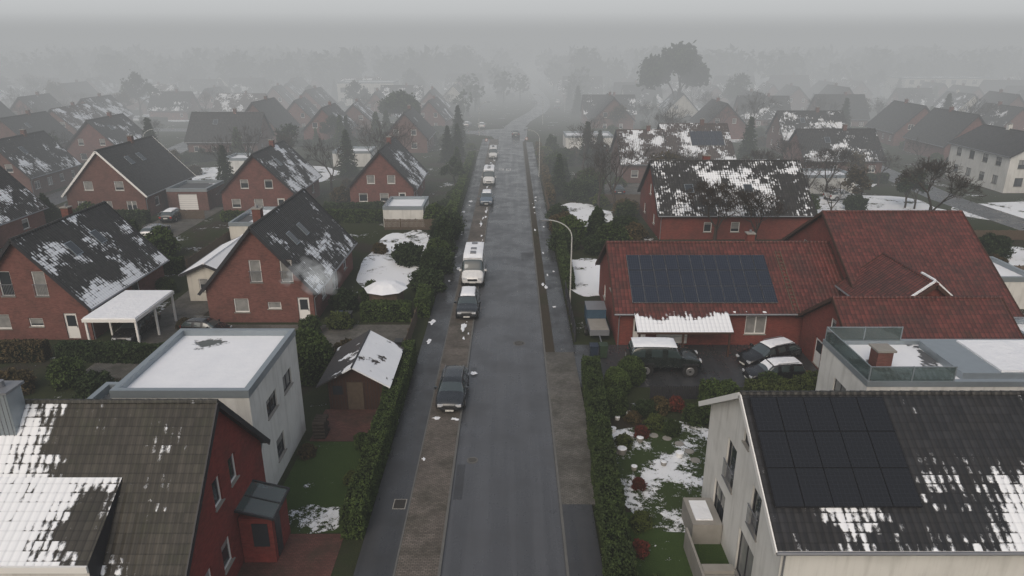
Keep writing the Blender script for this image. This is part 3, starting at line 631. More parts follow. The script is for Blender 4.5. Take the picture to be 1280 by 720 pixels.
flat_building('garage',35.5,42,40,47,2.8,B_cx,FL_full); flat_building('garage',38.5,45,56,62,2.9,PL_w,FL_full)
house(26.0,84.9,17.6,13.2,3.1,8.0,0,B_cx,M_mid,M_dk[2],{'W':[(-3,1,1.2,1.2),(3,1,1.2,1.2),(0,4,1.2,1.3)],'S':rwin(R,16,(.9,),3)},chim=((-2,1,.8),),sky=(('S',-5,4,.9,1.2),('S',2,4,.9,1.2)))
house(21.5,119,7.2,13,3.2,7.6,0,B_dark,M_br[0],M_br[1],{'W':rwin(R,8,(.9,),3),'S':rwin(R,6,(.9,),3)})
house(31.0,121,11,14,3.4,8.4,0,B_dark,M_br[0],M_br[1],{'W':rwin(R,8,(.9,),3),'S':rwin(R,10,(.9,),3)},pv=(('S',-1.0,2.0,5,2,1.1,1.7,PVB),))
flat_building('garage',11.4,21.5,149,157,2.9,PL_w,FL_full,{'S':[(-3,.1,2.4,2.1,'garage'),(1,.1,2.4,2.1,'garage')]})
house(80,112,15,10,5.6,8.4,90,PL_w,M_dk[1],M_dk[3],{'W':[(-3,1,1.3,1.3),(0,1,1.3,1.3),(3,1,1.3,1.3),(-3,3.7,1.3,1.3),(0,3.7,1.3,1.3),(3,3.7,1.3,1.3)],'N':[(x,z,1.3,1.3) for x in (-5,-1.6,1.8,5) for z in (1,3.8)]},name='white_house',frame=DKF)
flat_building('apartment_block',150,185,275,290,8.5,PL_c,FL_part,{'S':[(x,z,1.8,1.4) for x in range(-15,16,4) for z in (1,3.9,6.3)]})
flat_building('apartment_block',-62,-42,255,268,8,PL_w,FL_full,{'S':[(x,z,1.8,1.6) for x in range(-8,9,4) for z in (1,4.6)]})
flat_building('garage',-50,-41,120,126,2.8,PL_w,FL_full);flat_building('garage',-32,-25,76,84,2.6,PL_c,FL_part);flat_building('garage',-33,-26,128,134,2.8,PL_w,FL_full)
flat_building('garage',44,52,104,110,2.8,PL_w,FL_full);flat_building('garage',-16,-11,84,90,2.6,PL_w,FL_full)
def joined(seed,wm,rS,rN,L,W,hr):
    rg=random.Random(seed); parts=house_parts(L,W,3.1,hr,wm,rS,rN,{k:rwin(rg,(W*.8 if k in 'EW' else L),((.9,3.6) if k in 'EW' else (.9,)),3.2) for k in 'SNEW'},rg=rg)
    out=MB()
    for p in parts: out.merge(p)
    return out.mesh('brick_house')
VAR=[joined(1,B_dark,M_dk[0],M_dk[3],13,10,8.2),joined(2,B_mid,M_dk[2],M_dk[1],12,9,8),joined(3,B_dark,M_br[0],M_br[1],15,9.5,7.6),joined(4,PL_c,M_dk[2],M_dk[1],12,9.5,8),joined(5,B_mid,M_dk[2],M_dk[3],14,11,8.6),joined(6,B_dark,M_dk[3],M_dk[2],13,10,8.8)]
def hits(x,y,r): return any(a-r<x<b+r and c-r<y<d+r for a,b,c,d in FOOT)
rg=random.Random(5); HL=[]
for y in range(118,400,23):
    for x in range(-290,320,21):
        xx=x+rg.uniform(-4,4);yy=y+rg.uniform(-4,4)
        if abs(xx)>0.78*yy+25 or hits(xx,yy,7.5) or rg.random()<0.12: continue
        o=place('brick_house',rg.choice(VAR),xx,yy,rot=math.radians(rg.choice((0,90,90,90))+rg.uniform(-6,6)),s=rg.uniform(.9,1.05))
        FOOT.append((xx-6.5,xx+6.5,yy-6.5,yy+6.5)); HL.append((xx,yy))
# ------------------------------------------------------------------ garden structures
e=empty('garden_shed',-9.8,41.0); mb=MB(); mb.box(-1.7,1.7,-2.4,2.4,0,2.1,WOOD); mb.poly([(-1.7,-2.4,2.1),(1.7,-2.4,2.1),(0,-2.4,3.1)],WOOD); mb.poly([(1.7,2.4,2.1),(-1.7,2.4,2.1),(0,2.4,3.1)],WOOD)
for i in range(18): mb.box(-1.7+.19*i,-1.7+.19*i+.02,-2.415,-2.4,0,2.1,DKF)
mb.box(-.5,.5,-2.45,-2.41,.05,1.95,FENCE); mb.box(-1.4,-.8,-2.44,-2.41,1.1,1.7,GL); mb.build('timber_walls',e)
mb=MB(); SHS=flat_mat('shed_roof_snow',(0.05,0.045,0.045),0.44,0.6); SHN=flat_mat('shed_roof_bare',(0.045,0.043,0.045),0.66,0.8)
for sg,mt in ((1,SHS),(-1,SHN)):
    a=Vector((0,0,3.22));b=Vector((sg*2.3,0,1.86))
    d=(b-a).normalized(); N=Vector((0,1,0)).cross(d)
    if N.z<0: N=-N
    mb.bb(a,Vector((0,-sg,0)),-d,N,-2.9,2.9,-(b-a).length,0,-.09,0,mt)
mb.cyl((0,-2.9,3.2),(0,2.9,3.2),.07,.07,6,DKF)
mb.build('shed_roof',e); FOOT.append((-12,-7.5,38,44))
e=empty('garden_hut',-10.9,56.3); mb=MB(); mb.cyl((0,0,0),(0,0,1.9),1.5,1.5,8,FENCE); mb.cyl((0,0,1.85),(0,0,2.35),1.9,.9,8,SN); mb.cyl((0,0,2.35),(0,0,2.45),.9,.3,8,SN); mb.build('hut',e)
def fence(pts,h=1.5,mat=FENCE,name='garden_fence'):
    mb=MB()
    for (x0,y0),(x1,y1) in zip(pts[:-1],pts[1:]):
        L=math.hypot(x1-x0,y1-y0); d=Vector(((x1-x0)/L,(y1-y0)/L,0)); n=Vector((-d.y,d.x,0)); O=Vector((x0,y0,0)); k=0
        while k<L:
            w=min(.14,L-k); mb.bb(O,d,(0,0,1),-n,k,k+w-.015,.06,h+.02*math.sin(k*7),-.012,.012,mat); k+=.15
        k=0
        while k<=L: mb.bb(O,d,(0,0,1),-n,k-.05,k+.05,0,h+.06,-.09,-.014,mat); k+=1.9
        mb.bb(O,d,(0,0,1),-n,0,L,.3,.38,-.05,-.013,mat);mb.bb(O,d,(0,0,1),-n,0,L,h-.3,h-.22,-.05,-.013,mat)
    return mb.build(name)
fence([(-7.9,45),(-7.9,53.5)],1.2);fence([(4.9,49),(4.9,60)],1.3,DKF);fence([(9.0,39.9),(14.5,39.9)],1.0,DKF);fence([(5.0,86),(5.0,112)],1.2)
fence([(-32.5,66),(-32.5,86)],1.4);fence([(-15.6,82.5),(-8,82.5)],1.4);fence([(36,64),(60,64)],1.4);fence([(37,78),(60,78)],1.2);fence([(13,97),(40,97)],1.4);fence([(-45,88),(-40,88)],1.2)
fence([(-46,47),(-46,64)],1.4);fence([(-25.5,67.5),(-25.5,88)],1.3);fence([(42,64),(42,78)],1.2)
mb=MB()
for i in range(5):
    for j in range(4-i%2): mb.cyl((-11.6,35.2+j*.28,.14+i*.22),(-10.9,35.2+j*.28,.14+i*.22),.12,.12,8,BARK)
mb.build('log_pile')
rg=random.Random(8)
for i in range(9):
    x,y=rg.uniform(5.8,9.4),rg.uniform(32,38.5); r=rg.uniform(.15,.3); mb=MB(); mb.cyl((x,y,0),(x,y,r*1.2),r*.75,r,10,CONC if i%2 else PVC); mb.cyl((x,y,r*1.2),(x,y,r*1.3),r*.9,r*.6,10,SN); mb.build('plant_pot')
mb=MB(); 
for i in range(9): a=i*.35; mb.cyl((8.0+math.cos(a)*2.2,33.0+math.sin(a)*2.6,.0),(8.0+math.cos(a)*2.2,33.0+math.sin(a)*2.6,.03),.28,.27,9,CONC)
mb.build('stepping_stones')
# ------------------------------------------------------------------ vegetation
hedge('hedge',[(-7.45,26.5),(-7.5,46)],1.0,1.55,dens=300,seed=2)
hedge('hedge',[(4.40,18),(4.80,30),(5.40,43)],1.1,1.65,LF[0],dens=330,seed=3)
hedge('hedge',[(-7.6,54),(-7.6,58)],1.2,1.6,seed=4,dens=200,lf=.09);hedge('hedge',[(-12.5,53.6),(-8.4,53.6)],1.2,1.5,seed=5,dens=200,lf=.09)
hedge('hedge',[(12.0,38.6),(14,38.8)],1.5,1.7,seed=6,dens=240,lf=.08);hedge('hedge',[(15,39.3),(21,39.0)],1.3,1.5,LF[3],seed=7,dens=240,lf=.08)
hedge('hedge',[(5.4,61),(5.4,84)],.9,1.3,seed=8,dens=120,lf=.11)
hedge('hedge',[(-33,46),(-22,45.4)],1.0,1.3,LF[1],seed=9,dens=200,lf=.1);hedge('hedge',[(-24,39),(-20,38.5)],1.3,1.5,seed=10,dens=200,lf=.1)
hedge('hedge',[(-45,45),(-34,46)],1.1,1.4,LF[2],seed=12,dens=150,lf=.1)
hedge('hedge',[(-40,66),(-33,66)],1.0,1.5,seed=13,dens=120,lf=.12);hedge('hedge',[(-27,86.5),(-9,86.5)],1.0,1.6,seed=14,dens=100,lf=.13);hedge('hedge',[(-60,87),(-48,87)],1.0,1.4,seed=15,dens=90,lf=.13)
hedge('hedge',[(-7.7,86),(-7.7,135)],1.2,1.8,seed=16,dens=70,lf=.14);hedge('hedge',[(5.6,97),(5.6,150)],1.1,1.6,LF[2],seed=17,dens=70,lf=.14)
hs=hedge('hedge',[(-5,0),(5,0)],1.0,1.5,LF[1],seed=18,dens=60,lf=.15); hsm=hs.data; hs.location=(-20,90.5,0)
hs2=hedge('hedge',[(-4,0),(4,0)],.9,1.3,LF[0],seed=19,dens=60,lf=.15); hs2.location=(48,80,0)
rg=random.Random(21)
for (xx,yy) in HL+[(-53,96),(-34,97),(-18,101),(-58,145),(-42,163),(56,122),(62,148)]:
    if yy<260:
        place('hedge',rg.choice((hsm,hs2.data)),xx+rg.uniform(-2,2),yy-10,rot=rg.uniform(-.1,.1)) if not hits(xx,yy-10,-.5) else None
        if rg.random()<.6 and not hits(xx+9.5,yy,-.5): place('hedge',rg.choice((hsm,hs2.data)),xx+9.5,yy,rot=1.57+rg.uniform(-.1,.1))
BM=[bush_mesh('shrub_a',1.2,1.2,2.0,LF[0],1),bush_mesh('shrub_b',1.3,1.1,1.7,LF[1],2),bush_mesh('shrub_c',1.1,1.2,1.5,LF[2],3),bush_mesh('shrub_d',1.0,1.0,2.6,LF[1],4,cone=.35),bush_mesh('shrub_e',1.2,1.3,1.6,LF[3],5,lump=.3)]
BRD=leafmat('foliage_red',(0.09,0.02,0.016),(0.16,0.04,0.03),(0.03,0.02,0.015)); BM.append(bush_mesh('shrub_f',1.0,1.0,1.4,BRD,6,lump=.3))
BR=bush_mesh('clipped_bush',1,1,1.8,LF[0],9,n=5200,lf=.06,lump=.07)
def fb(me,x,y,s=1.0,name='shrub'): return place(name,me,x,y,0,s)
fb(BR,-13.9,43.0,(1.75,1.75,1.9),'round_bush'); fb(BR,6.9,40.9,.95,'round_bush');fb(BR,8.1,42.4,1.0,'round_bush'); fb(BR,6.3,38.2,.95,'round_bush')
for q in [(12.9,36.0,.5,2),(11.2,37,.5,0),(7.6,35.5,.35,5),(8.6,36.5,.4,4),(9.5,35.8,.35,0),(6.4,34.5,.35,4),(6.6,30.5,.3,5),(6.2,27.5,.35,4),(5.8,25.5,.35,5),(5.9,23,.35,0),(17,40.5,.6,0),(20,41,.7,4),(13,36.8,.5,4),(9.2,38.4,.5,2),(10.3,38.6,.45,5),(8.3,38,.45,1),(7.4,37.2,.35,2),(11.9,34.5,.4,0),(12.3,32.8,.35,2),(12.2,30.8,.4,4),(-8.5,34.3,.35,0),(-11.5,33.5,.35,2),(-8.4,31,.3,4)]: fb(BM[q[3]],q[0],q[1],q[2]*1.2)
for q in [(-7.8,60.5,1.2,1),(-8.0,63.5,1.2,3),(-7.4,66.5,1.3,1),(-7.8,70,1.1,0),(-7.6,74,1.3,3),(-7.8,78,1.3,1),(-7.7,82,1.3,1),(-9.5,84.5,1.3,0),(-14.5,73,.7,2),(-12.5,58.2,.8,0),(-14.5,56,1.0,1),(-14,52,.8,4),(-16,50.5,.7,0),(-26.3,51.5,.6,2),
          (-22,40.5,1.3,0),(-20.3,37.8,1.0,4),(-24.5,42,.9,2),(-27,40,1.0,1),(-30,42,.9,0),(-33,41,1.0,2),(-12.2,46.5,.8,2),(-15.5,46,.7,4),(-18,44,.9,0),(5.8,74,1.2,1),(7,78,1.3,0),(6.2,82.5,1.4,2),(9,73,1.1,1),(10.2,80,1.3,3),(11.8,76,1.2,4),(13.6,81,1.2,1),(13.5,73,1.0,2),(5.9,87,1.2,1),(9.5,100,1.6,1),(12,104,1.7,0),(8,112,1.6,3),(14,115,1.4,2),(7.5,122,1.6,0),(9.5,130,1.7,1),(8,139,1.6,3),(12,136,1.5,2),
          (37,68,1.2,1),(41,73,1.0,2),(45,69,1.1,0),(52,72,1.3,1),(39,90,1.3,0),(47,93,1.2,1),(38,53,1.0,0),(10,58,.8,1),(-25.2,56,.5,4),(-31.8,60,.7,0),(-40,62.5,.9,1),(-43,50,1.1,2),(-46,54,1.2,0)]: fb(BM[q[3]],q[0],q[1],q[2])
TB=[tree_mesh('bare_a',9,21,6),tree_mesh('bare_b',11,22,6,.5),tree_mesh('bare_c',7,23,6,.65)]
TBn=tree_mesh('bare_n',8.5,25,7,.6,trunkf=.2)
TL=[tree_mesh('leafy_a',11,31,5,.6,LF[1],7,.24,trunkf=.2),tree_mesh('leafy_b',9,32,5,.6,LF[2],5,.2)]
TC=[conifer_mesh('conifer_a',9,2.2,41,LF[1]),conifer_mesh('conifer_b',7,1.6,42,LF[0])]
TBIG=tree_mesh('big_tree',20,33,6,.5,LF[1],14,.42,trunkf=.15)
place('large_tree',TBIG,47.5,207,s=(1.0,1.0,1.0),rot=1.2); place('large_tree',TBIG,-27,172,s=.5)
for x,y,s in [(22.8,75.2,.9),(27,74.5,.8),(52,84,1.0),(46,100,.9),(38,104,.8)]: place('bare_tree',TBn,x,y,s=s)
for x,y,s in [(-10.5,135,.8),(-9.5,120,.7),(14,130,.9),(-28,118,.9),(-44,106,.8),(-66,128,1),(44,130,1)]: place('conifer_tree',TC[int(abs(x))%2],x,y,s=s)
rg=random.Random(77); nb=nt=0
for i in range(2600):
    y=rg.uniform(62,400); x=rg.uniform(-.8*y-20,.8*y+20)
    if hits(x,y,.8): continue
    q=rg.random()
    if q<.62:
        if nb<420: nb+=1; place('shrub',rg.choice(BM[:5]),x,y,s=rg.uniform(.6,1.5))
    elif nt<300 and y>84:
        if hits(x,y,1.6): continue
        if 0.0<x<13 and 120<y<160 : continue
        nt+=1; z=rg.random()
        if z<.62: place('bare_tree',rg.choice(TB),x,y,s=rg.uniform(.6,1.1))
        elif z<.78: place('garden_tree',rg.choice(TL),x,y,s=rg.uniform(.4,.85) if y<200 else rg.uniform(.7,1.2))
        else: place('conifer_tree',rg.choice(TC),x,y,s=rg.uniform(.6,1.1))
rs=np.random.RandomState(3); Vs=[];Qs=[];off=0
def addtree(x,y,h):
    global off
    n=90; d=rs.normal(size=(n,3)); d/=np.linalg.norm(d,axis=1)[:,None]; P=d*(rs.rand(n)**.4)[:,None]*np.array([h*.33,h*.33,h*.36])+np.array([x,y,h*.62])
    V,Q=leaves(P,h*.085,rs); Vs.append(V);Qs.append(Q+off); off+=len(V)
    V,Q=segs_mesh([(x,y,0,x,y,h*.7,h*.03,h*.01)]); Vs.append(V);Qs.append(Q+off); off+=len(V)
for i in range(1300):
    y=rs.uniform(300,520); x=rs.uniform(-.85*y,.85*y)
    if abs(x-8)<10 and y<500: continue
    addtree(x,y,rs.uniform(10,20))
for x,y,h in [(-3,258,12),(3,268,11),(-12,232,10),(-15,246,12),(22,252,11),(26,268,13),(-6,290,13),(0,345,13),(-14,205,9)]: addtree(x,y,h)
me=np_mesh('distant_woodland',np.concatenate(Vs),np.concatenate(Qs),[LF[1]]); o=bpy.data.objects.new('distant_woodland',me); COL.objects.link(o)
# ------------------------------------------------------------------ vehicles
def paint(name,c,metal=0.3):
    n=NT(name,0.25,0.5,metal); f=n.noise(n.obj(),3.0,4); n.col(n.mix(f,tuple(x*.85 for x in c),tuple(x*1.1+.004 for x in c))); n.ro(n.ss(f,.3,.7,.2,.38)); n.b.inputs['Coat Weight'].default_value=.5; return n.m
P_dk=paint('paint_anthracite',(0.026,0.031,0.038));P_bk=paint('paint_black',(0.013,0.013,0.016));P_w=paint('paint_white',(0.62,0.63,0.64),0);P_bl=paint('paint_bluegrey',(0.11,0.15,0.20));P_sv=paint('paint_silver',(0.35,0.36,0.38),.5);P_gn=paint('paint_dark_green',(0.014,0.019,0.018),.1)
TYRE=plain('tyre',(0.02,0.02,0.02),0.85,0.2);RIM=plain('rim',(0.3,0.3,0.31),0.35,.5,.7);LAMP=NT('headlamp',0.08,.7);LAMP.col((0.5,0.52,0.55));LAMP=LAMP.m;TAIL=plain('taillamp',(0.3,0.015,0.012),0.2,.5);PLATE=plain('number_plate',(0.6,0.6,0.58),.5,var=.03)
AGL=NT('car_glass',0.03,0.9);AGL.col((0.035,0.05,0.052));AGL.b.inputs['Coat Weight'].default_value=1.0;AGL=AGL.m;BLKP=plain('black_plastic',(0.02,0.02,0.022),.6)
KINDS={
 'estate':dict(hw=.91,wr=.33,ax=(-1.38,1.42),st=[(-2.35,.42,.70,.74,.72,.60,'b'),(-2.30,.28,.92,.97,.86,.66,'b'),(-2.22,.26,.98,1.08,.90,.66,'w'),(-1.85,.26,.97,1.42,.91,.60,'g'),(-.98,.25,.95,1.47,.91,.62,'b'),(-.92,.25,.95,1.47,.91,.62,'g'),(.02,.25,.94,1.47,.91,.62,'b'),(.10,.25,.94,1.465,.91,.62,'g'),(.48,.25,.93,1.40,.91,.60,'w'),(1.22,.25,.93,.99,.90,.70,'b'),(1.85,.26,.84,.91,.88,.62,'b'),(2.22,.28,.70,.77,.80,.52,'b'),(2.36,.36,.52,.58,.62,.45,'b')]),
 'suv':dict(hw=.93,wr=.37,ax=(-1.35,1.38),st=[(-2.25,.48,.85,.9,.78,.62,'b'),(-2.20,.35,1.06,1.12,.90,.70,'w'),(-1.98,.34,1.06,1.62,.92,.66,'g'),(-.98,.34,1.05,1.68,.93,.67,'b'),(-.92,.34,1.05,1.68,.93,.67,'g'),(0,.34,1.05,1.68,.93,.67,'b'),(.08,.34,1.04,1.67,.93,.67,'g'),(.42,.34,1.04,1.60,.93,.65,'w'),(1.05,.34,1.03,1.09,.92,.74,'b'),(1.8,.34,.98,1.05,.90,.68,'b'),(2.15,.36,.85,.93,.84,.6,'b'),(2.28,.45,.62,.7,.7,.5,'b')]),
 'offroad':dict(hw=.90,wr=.40,ax=(-1.25,1.45),st=[(-2.2,.55,.62,.68,.86,.84,'b'),(-2.19,.50,1.22,1.28,.88,.86,'w'),(-2.12,.50,1.22,1.93,.88,.78,'g'),(-1.2,.50,1.22,1.97,.88,.80,'b'),(-1.1,.50,1.22,1.97,.88,.80,'g'),(-.15,.50,1.22,1.97,.88,.80,'b'),(-.05,.50,1.22,1.97,.88,.80,'g'),(.62,.50,1.22,1.93,.88,.78,'w'),(.85,.50,1.20,1.26,.88,.84,'b'),(1.3,.50,1.17,1.23,.87,.8,'b'),(2.1,.52,1.10,1.16,.84,.76,'b'),(2.16,.55,.70,.76,.82,.74,'b')]),
 'van':dict(hw=1.0,wr=.36,ax=(-1.8,1.95),st=[(-3.0,.5,.7,.8,.9,.85,'b'),(-2.98,.4,1.3,2.55,1.0,.88,'b'),(-2.2,.4,1.3,2.62,1.0,.90,'g'),(-1.3,.4,1.3,2.62,1.0,.90,'b'),(-.4,.4,1.3,2.62,1.0,.90,'g'),(.5,.4,1.3,2.62,1.0,.9,'b'),(1.0,.4,1.3,2.60,1.0,.9,'g'),(1.7,.4,1.3,2.40,1.0,.84,'w'),(2.35,.4,1.25,1.36,.98,.80,'b'),(2.85,.42,1.0,1.1,.92,.7,'b'),(3.02,.5,.65,.75,.8,.6,'b')])}
def car(kind,x,y,rot,pm,snow=0,name='parked_car',z=0.1,s=1.0):
    K=KINDS[kind]; e=empty(name,x,y,z,rot); e.scale=(s,s,s); mb=MB(); rings=[]
    for (px,zb,zl,zt,wb,wt,fl) in K['st']:
        half=[(wb*.55,zb),(wb*.93,zb+.02),(wb,zb+(zl-zb)*.30),(wb*1.0,zb+(zl-zb)*.72),(wb*.975,zl),(wt+.02,zt-.07 if zt-zl>.2 else zl+(zt-zl)*.5),(wt*.86,zt),(0,zt+.025)]
        rings.append([(px,a,b) for a,b in half]+[(px,-a,b) for a,b in half[-2::-1]])
    n=len(rings[0])
    for i in range(len(rings)-1):
        fl=K['st'][i][6]
        for j in range(n-1):
            m=pm; jj=min(j,n-2-j)
            if fl=='g' and jj==4: m=AGL
            if fl=='w' and jj in (4,5,6): m=AGL
            if jj==0: m=BLKP
            mb.poly([rings[i][j],rings[i+1][j],rings[i+1][j+1],rings[i][j+1]],m)
        mb.poly([rings[i][n-1],rings[i+1][n-1],rings[i+1][0],rings[i][0]],BLKP)
    mb.poly(rings[0],pm); mb.poly(rings[-1][::-1],pm)
    b=mb.build('body',e,smooth=True,weld=True)
    md=b.modifiers.new('s','SUBSURF'); lv=2 if y<80 else 1; md.levels=lv; md.render_levels=lv
    w=MB(); hw=K['hw']; r=K['wr']
    for ax in K['ax']:
        for sg in (-1,1):
            w.cyl((ax,sg*(hw-.22),r),(ax,sg*(hw+.015),r),r,r,20,TYRE); w.cyl((ax,sg*(hw+.015),r),(ax,sg*(hw+.03),r),r*.66,r*.6,14,RIM); w.cyl((ax,sg*(hw+.03),r),(ax,sg*(hw+.036),r),r*.2,r*.18,8,BLKP)
            w.cyl((ax,sg*(hw-.25),r+.02),(ax,sg*(hw+.003),r+.02),r*1.17,r*1.17,24,BLKP)
    w.build('wheels',e)
    d=MB(); st=K['st']; f=st[-2]; fx=st[-1][0]; rx=st[0][0]
    zf=f[2]-.08; 
    for sg in (-1,1):
        d.box(fx-.17,fx-.03,sg*f[4]*.70-.17,sg*f[4]*.70+.17,zf-.10,zf+.05,LAMP)
        zr=st[1][2]-.12; d.box(rx-.005,rx+.12,sg*st[1][4]*.80-.12,sg*st[1][4]*.80+.12,zr-.12,zr+.10,TAIL)
        mx=[q for q in st if q[6]=='w'][-1]; d.box(mx[0]+.22,mx[0]+.36,sg*(hw+.10)-.10,sg*(hw+.10)+.10,mx[2]+.02,mx[2]+.18,pm)
    d.box(fx-.10,fx+.0,-.42,.42,zf-.22,zf-.04,BLKP); d.box(fx-.05,fx+.02,-.26,.26,zf-.38,zf-.27,PLATE); d.box(rx-.03,rx+.03,-.26,.26,.62,.73,PLATE)
    d.box(fx-.12,fx+.01,-.6,.6,st[-1][1]-.02,st[-1][1]+.06,BLKP)
    if kind in('estate','suv'):
        for sg in (-1,1): d.beam((-1.6,sg*.60,st[4][3]+.03),(.1,sg*.60,st[6][3]+.03),.03,.03,GREY)
    if kind=='offroad':
        d.cyl((rx-.2,0,1.05),(rx-.0,0,1.05),.38,.38,18,TYRE); d.cyl((rx-.22,0,1.05),(rx-.2,0,1.05),.2,.2,12,RIM)
        for ax in K['ax']:
            for sg in (-1,1): d.box(ax-.5,ax+.5,sg*.92-.07,sg*.92+.07,.83,.90,BLKP)
        d.box(2.12,2.3,-.86,.86,.5,.66,BLKP)
    if kind=='van':
        for xx in (-1.9,-.2,.9): d.box(xx-.25,xx+.25,-.25,.25,2.6,2.76,GREY)
        d.box(-2.6,1.0,.93,.99,2.35,2.5,GREY)
    d.build('lamps_and_trim',e)
    if snow:
        s2=MB(); cab=[q for q in st if q[3]-q[2]>.3]
        NX,NY=14,8; a=cab[0][0]+.08; bb=cab[-1][0]-.02; 
        def zt(px):
            for q0,q1 in zip(st[:-1],st[1:]):
                if q0[0]<=px<=q1[0]: t=(px-q0[0])/(q1[0]-q0[0]); return q0[3]+(q1[3]-q0[3])*t
            return cab[0][3]
        wt=cab[1][5]*.92
        def hh(i,j,u,v):
            ed=min(i,NX-i,j,NY-j); return (0.0 if ed==0 else .07+.02*mnoise.noise((u*2,v*2,x)))-.03*(abs(v)/wt)**2
        G=[[(a+(bb-a)*i/NX, -wt+2*wt*j/NY, zt(a+(bb-a)*i/NX)+hh(i,j,a+(bb-a)*i/NX,-wt+2*wt*j/NY)) for j in range(NY+1)] for i in range(NX+1)]
        for i in range(NX):
            for j in range(NY): s2.poly([G[i][j],G[i+1][j],G[i+1][j+1],G[i][j+1]],SN)
        if snow>1:
            hx0=[q for q in st if q[6]=='w'][-1][0]; q0=[q for q in st if q[0]>hx0][0]
            s2.poly([(hx0+.1,-.6,cab[-1][3]-.02),(q0[0]-.05,-.66,q0[3]+.04),(q0[0]-.05,.66,q0[3]+.04),(hx0+.1,.6,cab[-1][3]-.02)],SN)
        s2.build('snow_cover',e,smooth=True,weld=True)
    FOOT.append((x-2.5,x+2.5,y-2.5,y+2.5)); return e
car('estate',-3.85,40.2,-91,P_dk,0,z=.08)
car('suv',-3.75,55.2,-90,P_dk,1,z=.08)
car('van',-3.7,64.2,-90,P_w,1,'camper_van',z=.08,s=1.08)
car('suv',-3.6,97,-90,P_bl,1,z=.08);car('van',-3.7,112,-90,P_w,1,'white_van',z=.08,s=.98);car('van',-3.7,138,-90,P_w,0,'white_van',z=.08,s=.85)
car('offroad',10.7,44.1,-2,P_gn,1,'parked_offroad_car',z=.01,s=1.13)
car('estate',18.6,45.6,-158,P_bk,1,z=.01);car('suv',17.9,42.6,-172,P_bk,2,z=.01,s=.88)
car('estate',-29.7,50.5,-90,P_bk,0,z=.01);car('estate',-24.3,50.8,-10,P_bk,0,z=.01,s=.8)
car('suv',.9,170,90,P_dk,0,'car',z=.01);car('estate',-14,171,-90,P_sv,1,z=.01)
for x,y,r in [(-8,188,90),(-12,190,80),(15,240,90),(17,262,80),(2,330,90),(-44,88,90),(-42.5,80,90),(16,104,90),(48,100,20),(8,262,100),(15,144,90),(18.5,144,90)]: car(R.choice(('suv','estate')),x,y,r,R.choice((P_dk,P_sv,P_bk,P_w)),R.choice((0,1)),z=.01)
e=empty('car_trailer',6.75,50.4); mb=MB(); BL=plain('tarpaulin_blue',(0.035,0.07,0.11),.6)
mb.box(-.75,.75,-1.4,1.0,.55,1.0,GREY); mb.box(-.70,.70,-1.35,.95,.62,1.01,CONC); mb.box(-.78,.78,1.02,2.6,.5,1.75,BL); mb.poly([(-.8,.98,1.76),(.8,.98,1.76),(.8,2.62,1.9),(-.8,2.62,1.9)],GREY); mb.box(-.04,.04,-2.6,-1.4,.5,.58,GREY); mb.cyl((0,-2.5,0),(0,-2.5,.5),.04,.04,8,GREY)
for sg in (-1,1): mb.cyl((sg*.8,0,.3),(sg*.98,0,.3),.3,.3,16,TYRE); mb.cyl((sg*.98,0,.3),(sg*1.0,0,.3),.16,.16,10,RIM); mb.box(sg*.9-.12,sg*.9+.12,-.4,.4,.62,.66,BLKP)
mb.build('trailer_body',e)
# ------------------------------------------------------------------ lamps, poles
LW=plain('lamp_paint',(0.42,0.43,0.42),.5,var=.1)
def lamp(x,y,side=-1,h=8.0,reach=2.2):
    e=empty('street_lamp',x,y); mb=MB(); mb.cyl((0,0,0),(0,0,1.2),.085,.08,10,LW); mb.cyl((0,0,1.2),(0,0,h-1.5),.07,.055,10,LW)
    P=[(0,0,h-1.5)]+[(side*reach*(1-math.cos(t))*.98,0,h-1.5+1.5*math.sin(t)) for t in np.linspace(.2,1.5,8)]
    for a,b in zip(P[:-1],P[1:]): mb.cyl(a,b,.05,.045,8,LW)
    q=P[-1]; mb.build('pole_and_arm',e)
    m2=MB(); m2.bb(q,(side,0,0),(0,-side,0) if side<0 else (0,1,0),(0,0,1),-.05,.65,-.13,.13,-.07,.05,GREY); m2.build('lamp_head',e)
lamp(5.0,55.8);lamp(4.6,117);lamp(-8,172,1);lamp(8.5,196,-1);lamp(-34,176,1);lamp(17,230,-1);lamp(-62,118,1);lamp(60,130,-1)
def sign(x,y,mat,z=2.2):
    e=empty('traffic_sign',x,y); mb=MB(); mb.cyl((0,0,0),(0,0,z+.3),.03,.03,8,GREY); mb.build('post',e); m=MB(); m.cyl((0,-.04,z),(0,-.06,z),.3,.3,20,mat); m.cyl((0,-.06,z),(0,-.065,z),.22,.22,20,PLATE); m.build('sign_plate',e)
sign(3.1,150,TAIL);sign(-5.4,148,TAIL)
for x,y,c in [(6.0,46.2,(0.02,0.03,0.05)),(6.7,46.3,(0.03,0.05,0.03)),(-13.4,52.6,(0.03,0.03,0.03)),(-14.2,52.6,(0.02,0.03,0.06)),(-8.4,47,(0.03,0.03,0.03))]:
    m=plain('bin_plastic',c,.5); mb=MB(); mb.poly([(x-.25,y-.3,.1),(x+.25,y-.3,.1),(x+.29,y-.34,1.0),(x-.29,y-.34,1.0)],m); mb.poly([(x+.25,y+.3,.1),(x-.25,y+.3,.1),(x-.29,y+.34,1.0),(x+.29,y+.34,1.0)],m)
    mb.poly([(x-.25,y+.3,.1),(x-.25,y-.3,.1),(x-.29,y-.34,1.0),(x-.29,y+.34,1.0)],m); mb.poly([(x+.25,y-.3,.1),(x+.25,y+.3,.1),(x+.29,y+.34,1.0),(x+.29,y-.34,1.0)],m); mb.box(x-.31,x+.31,y-.37,y+.37,1.0,1.07,m); mb.cyl((x-.26,y+.3,.1),(x+.26,y+.3,.1),.1,.1,10,TYRE); mb.build('wheelie_bin')
